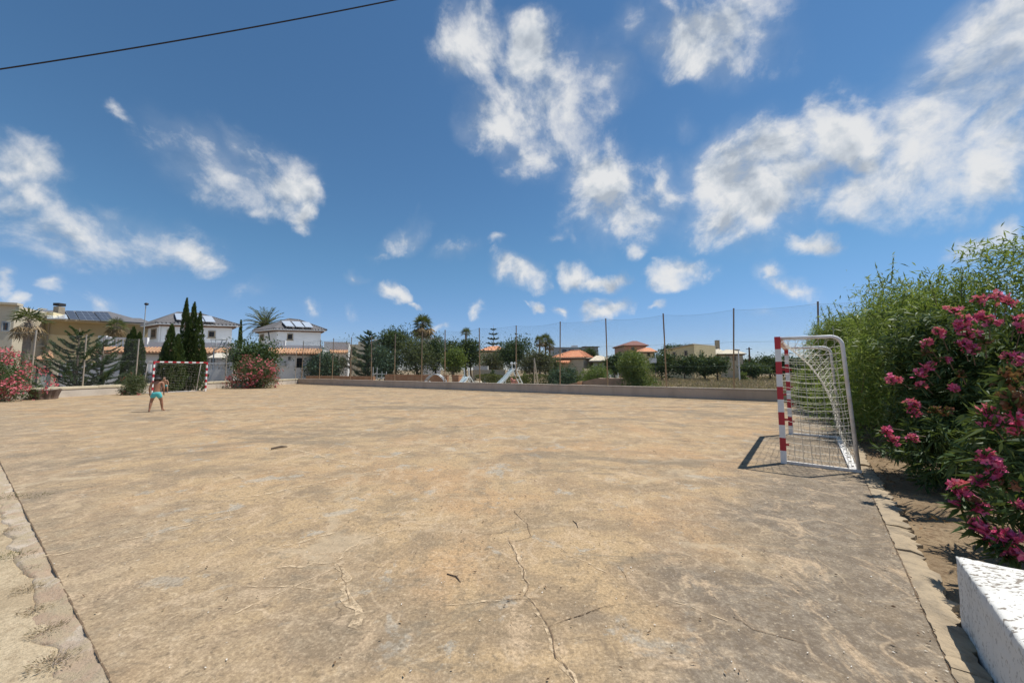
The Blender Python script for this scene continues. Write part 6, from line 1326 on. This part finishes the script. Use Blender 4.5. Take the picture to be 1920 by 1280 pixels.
# --- parked car behind the end wall
def car(p, rz):
    root = empty('parked_car', (p.x, p.y, G0), 'dark blue grey parked car showing above the wall behind the far goal', 'car', rz=rz); S = [(-2.1, .32), (-2.12, .75), (-1.95, .92), (-1.5, .98), (-1.05, 1.38), (-.4, 1.47), (.45, 1.43), (1.15, .98), (1.85, .86), (2.1, .68), (2.12, .32)]
    M = Matrix.Translation((p.x, p.y, G0)) @ Matrix.Rotation(rz, 4, 'Z'); mb = MB(); n = len(S); k = []
    for y, sc, ins in ((-.84, .97, .13), (-.78, 1, .05), (.78, 1, .05), (.84, .97, .13)): k.append([M @ Vector((x * sc, y * (1 - (.17 if z > 1.0 else 0)), z)) for x, z in S])
    vs = [v for r in k for v in r]; fs = [(r * n + i, r * n + (i + 1) % n, (r + 1) * n + (i + 1) % n, (r + 1) * n + i) for r in range(3) for i in range(n)] + [tuple(range(n - 1, -1, -1)), tuple(3 * n + i for i in range(n))]
    mb.add(vs, fs); mb.build('body', plain('car_paint', (.07, .085, .13), .25, .3), root, bev=.03)
    gl = plain('car_glass', (.02, .025, .03), .05, 0, .9)
    for y in (-.72, .72):
        mb = MB(); o = .012 if y > 0 else -.012; q = [(-1.3, 1.02), (-.98, 1.33), (-.38, 1.4), (.38, 1.37), (.95, 1.02)]; yy = lambda z: (.78 if z < 1.0 else .73) * (1 if y > 0 else -1) + o * 3
        mb.slab([M @ Vector((x, yy(z), z)) for x, z in q], .01); mb.build('side_window', gl, root)
    for x0, z0, x1, z1 in ((.5, 1.40, 1.1, 1.02), (-1.1, 1.36, -1.48, 1.01)):
        mb = MB(); s = 1 if x0 > 0 else -1; mb.slab([M @ Vector((x0 + s * .03, -.6, z0)), M @ Vector((x0 + s * .03, .6, z0)), M @ Vector((x1 + s * .03, .66, z1)), M @ Vector((x1 + s * .03, -.66, z1))], .015); mb.build('windscreen' if s > 0 else 'rear_window', gl, root)
    for x in (-1.35, 1.32):
        for y in (-.8, .8):
            mb = MB(); c = M @ Vector((x, y, .31)); ax = (M.to_3x3() @ Vector((0, 1, 0))) * .1; mb.tube([c - ax, c + ax], .31, 16); w = mb.build('wheel', plain('tyre', (.02, .02, .02), .8), root); mb = MB(); mb.tube([c - ax * 1.05, c + ax * 1.05], .18, 12); mb.build('rim', M_alu, w)
    for y in (-.6, .6): mb = MB(); mb.ball(M @ Vector((2.07, y, .68)), (.1, .16, .09)); mb.build('headlight', M_coll, root)
cp = P2(297, 27.9); car(cp, R(62))

# ------------------------------------------------------------------ playground
M_brick = worn('brick_wall', (.47, .24, .13), (.56, .34, .20), 2.2, .9, 12, .9, .5); M_play = worn('faded_white_paint', (.70, .73, .72), (.55, .60, .60), 4, .5, 30, .6, .2); M_plays = worn('pale_blue_chute', (.52, .62, .64), (.42, .52, .55), 4, .35, 30, .6, .1); M_rock = worn('field_stone', (.34, .23, .165), (.25, .18, .13), 1.3, .95, 10, .9, .9)
def pwall(label, pa, pb, Y0, Y1, ytop, mat, name='brick_wall', th=.3, cat='low wall'):
    a, b = P2(pa, Y0), P2(pb, Y1); L = (b - a).length; root = empty(name, (a.x, a.y, G0), label, cat); z = zat(ytop, (Y0 + Y1) / 2); mb = MB(); mb.wbox(a, b, 0, L, G0 - .1, z, -th, 0); mb.build('wall', mat, root, bev=.02); mb = MB(); mb.wbox(a, b, -.02, L + .02, z + .002, z + .06, -th - .03, .03); mb.build('coping', mat, root); return root
pwall('long orange brick wall seen through the netting, left of the climbing dome', 574, 700, 41.5, 37.5, 706, M_brick); pwall('short orange brick wall behind the climbing dome', 722, 838, 37, 33.5, 703.5, M_brick); pwall('end pillar of orange brick beside the first slide', 848, 860, 33, 32.8, 704, M_brick, 'brick_pillar', .7, 'pillar')
a, b = P2(1066, 27.5), P2(1168, 24.2); L = (b - a).length; root = empty('stone_bank', (a.x, a.y, G0), 'low reddish rubble retaining wall with a square pier, left of the green bush', 'low wall'); mb = MB(); k = 16; vs = []; 
for i in range(k + 1):
    q = a.lerp(b, i / k); zt = zat(720 - 11 * min(1, i / 9), q.y) + random.uniform(-.02, .02); n_ = Vector((-(b - a).y, (b - a).x)).normalized(); n_ = n_ if n_.y > 0 else -n_
    for o, z in ((0, G0 - .1), (0, zt), (.35, zt + .02), (.35, G0 - .1)): w = q + n_ * (o + random.uniform(-.03, .03)); vs.append((w.x, w.y, z))
mb.add(vs, [(i * 4 + j, i * 4 + j + 1, i * 4 + j + 5, i * 4 + j + 4) for i in range(k) for j in range(3)] + [(3, 2, 1, 0), (k * 4, k * 4 + 1, k * 4 + 2, k * 4 + 3)]); mb.build('rubble', M_rock, root); q = a.lerp(b, .26); mb = MB(); mb.box((q.x, q.y + .1, .25), (.25, .6, .85), math.atan2((b - a).y, (b - a).x)); mb.build('pier', M_brick, root)
root = empty('park_wall', P2(893, 47).to_3d(), 'pale sloping park wall behind the clipped hedge and ball shrub', 'low wall'); root.location.z = G0
a, b = P2(886, 47), P2(946, 46); mb = MB(); mb.wbox(a, b, 0, (b - a).length, G0, zat(693, 46.5), -.3, 0); mb.build('wall', M_sand_, root); mb = MB(); mb.wbox(a, b, .1, 2.0, zat(693, 46.5) + .002, zat(686, 46.5), -.28, -.02); mb.build('raised_panel', M_villa, root)
tag(patch('playground_sand', P2(880, 40), P2(1080, 31) - P2(880, 40), P2(880, 31.5) - P2(880, 40), 60, 20, worn('light_sand', (.58, .5, .37), (.48, .41, .3), 1, .95), .03, G0 + .02), kind='structure')
# slides
def slide(label, px, Y, plat, run, side, mirror=1, hoop=False):
    """px: top of the chute; runs down toward -x"""
    p = P2(px, Y); root = empty('playground_slide', (p.x, p.y, G0), label, 'slide'); w = .26; zt_ = G0 + plat; d = Vector((-run * mirror, -.9)); u = Vector((d.x, d.y, 0)).normalized(); s = Vector((-u.y, u.x, 0)); top = Vector((p.x, p.y, zt_)); bot = Vector((p.x + d.x, p.y + d.y, G0 + .22)); end = bot + u * .45 + Vector((0, 0, -.04)); P_ = [top, top.lerp(bot, .12) + Vector((0, 0, .03)), top.lerp(bot, .5) - Vector((0, 0, .06)), bot, end]
    mb = MB(); n = len(P_); vs = []
    for q in P_: vs += [q - s * w, q + s * w, q + s * w - Vector((0, 0, .04)), q - s * w - Vector((0, 0, .04))]
    mb.add(vs, [(i * 4 + j, i * 4 + (j + 1) % 4, i * 4 + 4 + (j + 1) % 4, i * 4 + 4 + j) for i in range(n - 1) for j in range(4)]); mb.build('chute', M_plays, root)
    for sg in (-1, 1):
        mb = MB(); vs = []
        for q in P_: e = q + s * w * sg; vs += [e + s * .03 * sg, e, e + Vector((0, 0, .16)), e + s * .03 * sg + Vector((0, 0, .16))]
        mb.add(vs, [(i * 4 + j, i * 4 + (j + 1) % 4, i * 4 + 4 + (j + 1) % 4, i * 4 + 4 + j) for i in range(n - 1) for j in range(4)]); mb.build('side_rail', M_play, root)
        mb = MB(); e = top + s * w * sg - u * .05
        if hoop: mb.tube([e, e + Vector((0, 0, .35)) - u * .03, e + Vector((0, 0, .52)) + u * .1, e + Vector((0, 0, .6)) + u * .02, e + Vector((0, 0, .52)) - u * .1], [.05, .05, .06, .06, .05], 8); mb.ball(e + Vector((0, 0, .5)), (.13, .05, .12))
        else: mb.tube([e - Vector((0, 0, .5)), e + Vector((0, 0, .75)) + u * .18], .05, 7)
        mb.build('hand_rail', M_play, root)
        f0 = top + s * w * sg - u * .1; f1 = Vector((f0.x - u.x * .95, f0.y - u.y * .95, G0 - .05)); mb = MB(); mb.tube([f0, f1], .045, 7); mb.build('ladder_rail', M_play, root)
    mb = MB()
    for i in range(5): f = (i + .6) / 5.6; c = (top - u * .1).lerp(Vector((top.x - u.x * 1.05, top.y - u.y * 1.05, G0 - .05)), f); mb.tube([c - s * w, c + s * w], .025, 6); mb.build('rung', M_play, root); mb = MB()
    mb = MB(); mb.tube([top.lerp(bot, .45) - Vector((0, 0, .1)), (top.lerp(bot, .45).x, top.lerp(bot, .45).y, G0 - .05)], .04, 6); mb.build('support', M_play, root)
slide('larger pale blue slide with rounded white handles, in front of the hedge', 962, 30.0, 1.62, 1.35, 1, 1, True)
slide('smaller white slide with straight handrails beside the brick pillar', 876, 32.0, 1.02, .6, 1, 1, False)
# climbing dome and frame
c = P2(817, 31.5); root = empty('climbing_hoops', (c.x, c.y, G0), 'rounded tubular climbing arch in front of the short brick wall', 'climbing frame'); mb = MB()
for k in range(4):
    y = c.y + .4 * (k - 1.5); mb.tube([(c.x + .95 * math.cos(a_), y, G0 + 1.25 * math.sin(a_)) for a_ in [math.pi * i / 14 for i in range(15)]], .025, 5); mb.build('hoop', M_play if k % 2 else M_alu, root, smooth=True); mb = MB()
for i in range(1, 12, 2): a_ = math.pi * i / 12; mb = MB(); mb.tube([(c.x + .95 * math.cos(a_), c.y - .65, G0 + 1.25 * math.sin(a_)), (c.x + .95 * math.cos(a_), c.y + .65, G0 + 1.25 * math.sin(a_))], .02, 5); mb.build('rung', M_alu, root)
for px in (799, 806): q = P2(px, 30.4); rb = empty('bollard', (q.x, q.y, G0), 'short white bollard in front of the climbing arch', 'bollard', 'bollards by the climbing arch'); mb = MB(); mb.lathe((q.x, q.y, G0 - .05), [(.1, 0), (.1, .62), (.07, .72), (.02, .75)], 10); mb.build('post', M_play, rb, smooth=True); mb = MB(); mb.lathe((q.x, q.y, G0 + .4), [(.105, 0), (.105, .08)], 10); mb.build('band', M_alu, rb)
c = P2(708, 38); root = empty('jungle_gym', (c.x, c.y, G0), 'metal ladder climbing frame in front of the long brick wall', 'climbing frame')
for x in (-.45, -.05, .45, .9): mb = MB(); mb.tube([(c.x + x, c.y, G0 - .05), (c.x + x, c.y, zat(688 if x < .4 else 696, 38))], .03, 6); mb.build('upright', M_play, root)
for z in (.4, .8, 1.2): mb = MB(); mb.tube([(c.x - .45, c.y, G0 + z), (c.x + .9, c.y, G0 + z)], .022, 6); mb.build('rung', M_play, root)
# spring rider, swing-like post near the hedge
q = P2(965, 30.6); root = empty('spring_rider', (q.x, q.y, G0), 'small red play rider beside the ladder of the larger slide', 'spring rider'); mb = MB(); mb.tube([(q.x + .1 * math.cos(i * .9), q.y + .1 * math.sin(i * .9), G0 + .022 * i) for i in range(18)], .02, 5); mb.build('spring', M_metal, root); mb = MB(); mb.ball((q.x, q.y, G0 + .62), (.32, .12, .22)); mb.ball((q.x - .26, q.y, G0 + .84), (.13, .09, .13)); mb.build('seat', worn('faded_red', (.5, .2, .16), (.42, .24, .2), 4), root, smooth=True)
q = P2(1002, 29.5); root = empty('timber_prop', (q.x, q.y, G0), 'leaning pale timber prop with its post, left of the far palms', 'post'); mb = MB(); mb.tube([(q.x, q.y, G0 - .1), (q.x, q.y, zat(671, 29.5))], .05, 7); mb.build('upright', M_postl, root); mb = MB(); mb.tube([(q.x + .35, q.y - .1, G0), (q.x, q.y - .1, zat(676, 29.5))], .045, 7); mb.build('brace', M_postl, root)
q = P2(896.5, 33.5); root = empty('planter_pot', (q.x, q.y, G0), 'squat cream stone pot beside the fence post in the playground', 'plant pot'); mb = MB(); mb.lathe((q.x, q.y, G0), [(.2, 0), (.32, .3), (.36, .55), (.3, .62), (.27, .55)], 12); mb.build('pot', M_sand_, root, smooth=True); mb = MB(); mb.ball((q.x, q.y, G0 + .66), (.26, .26, .16)); mb.build('soil', M_soil, root)
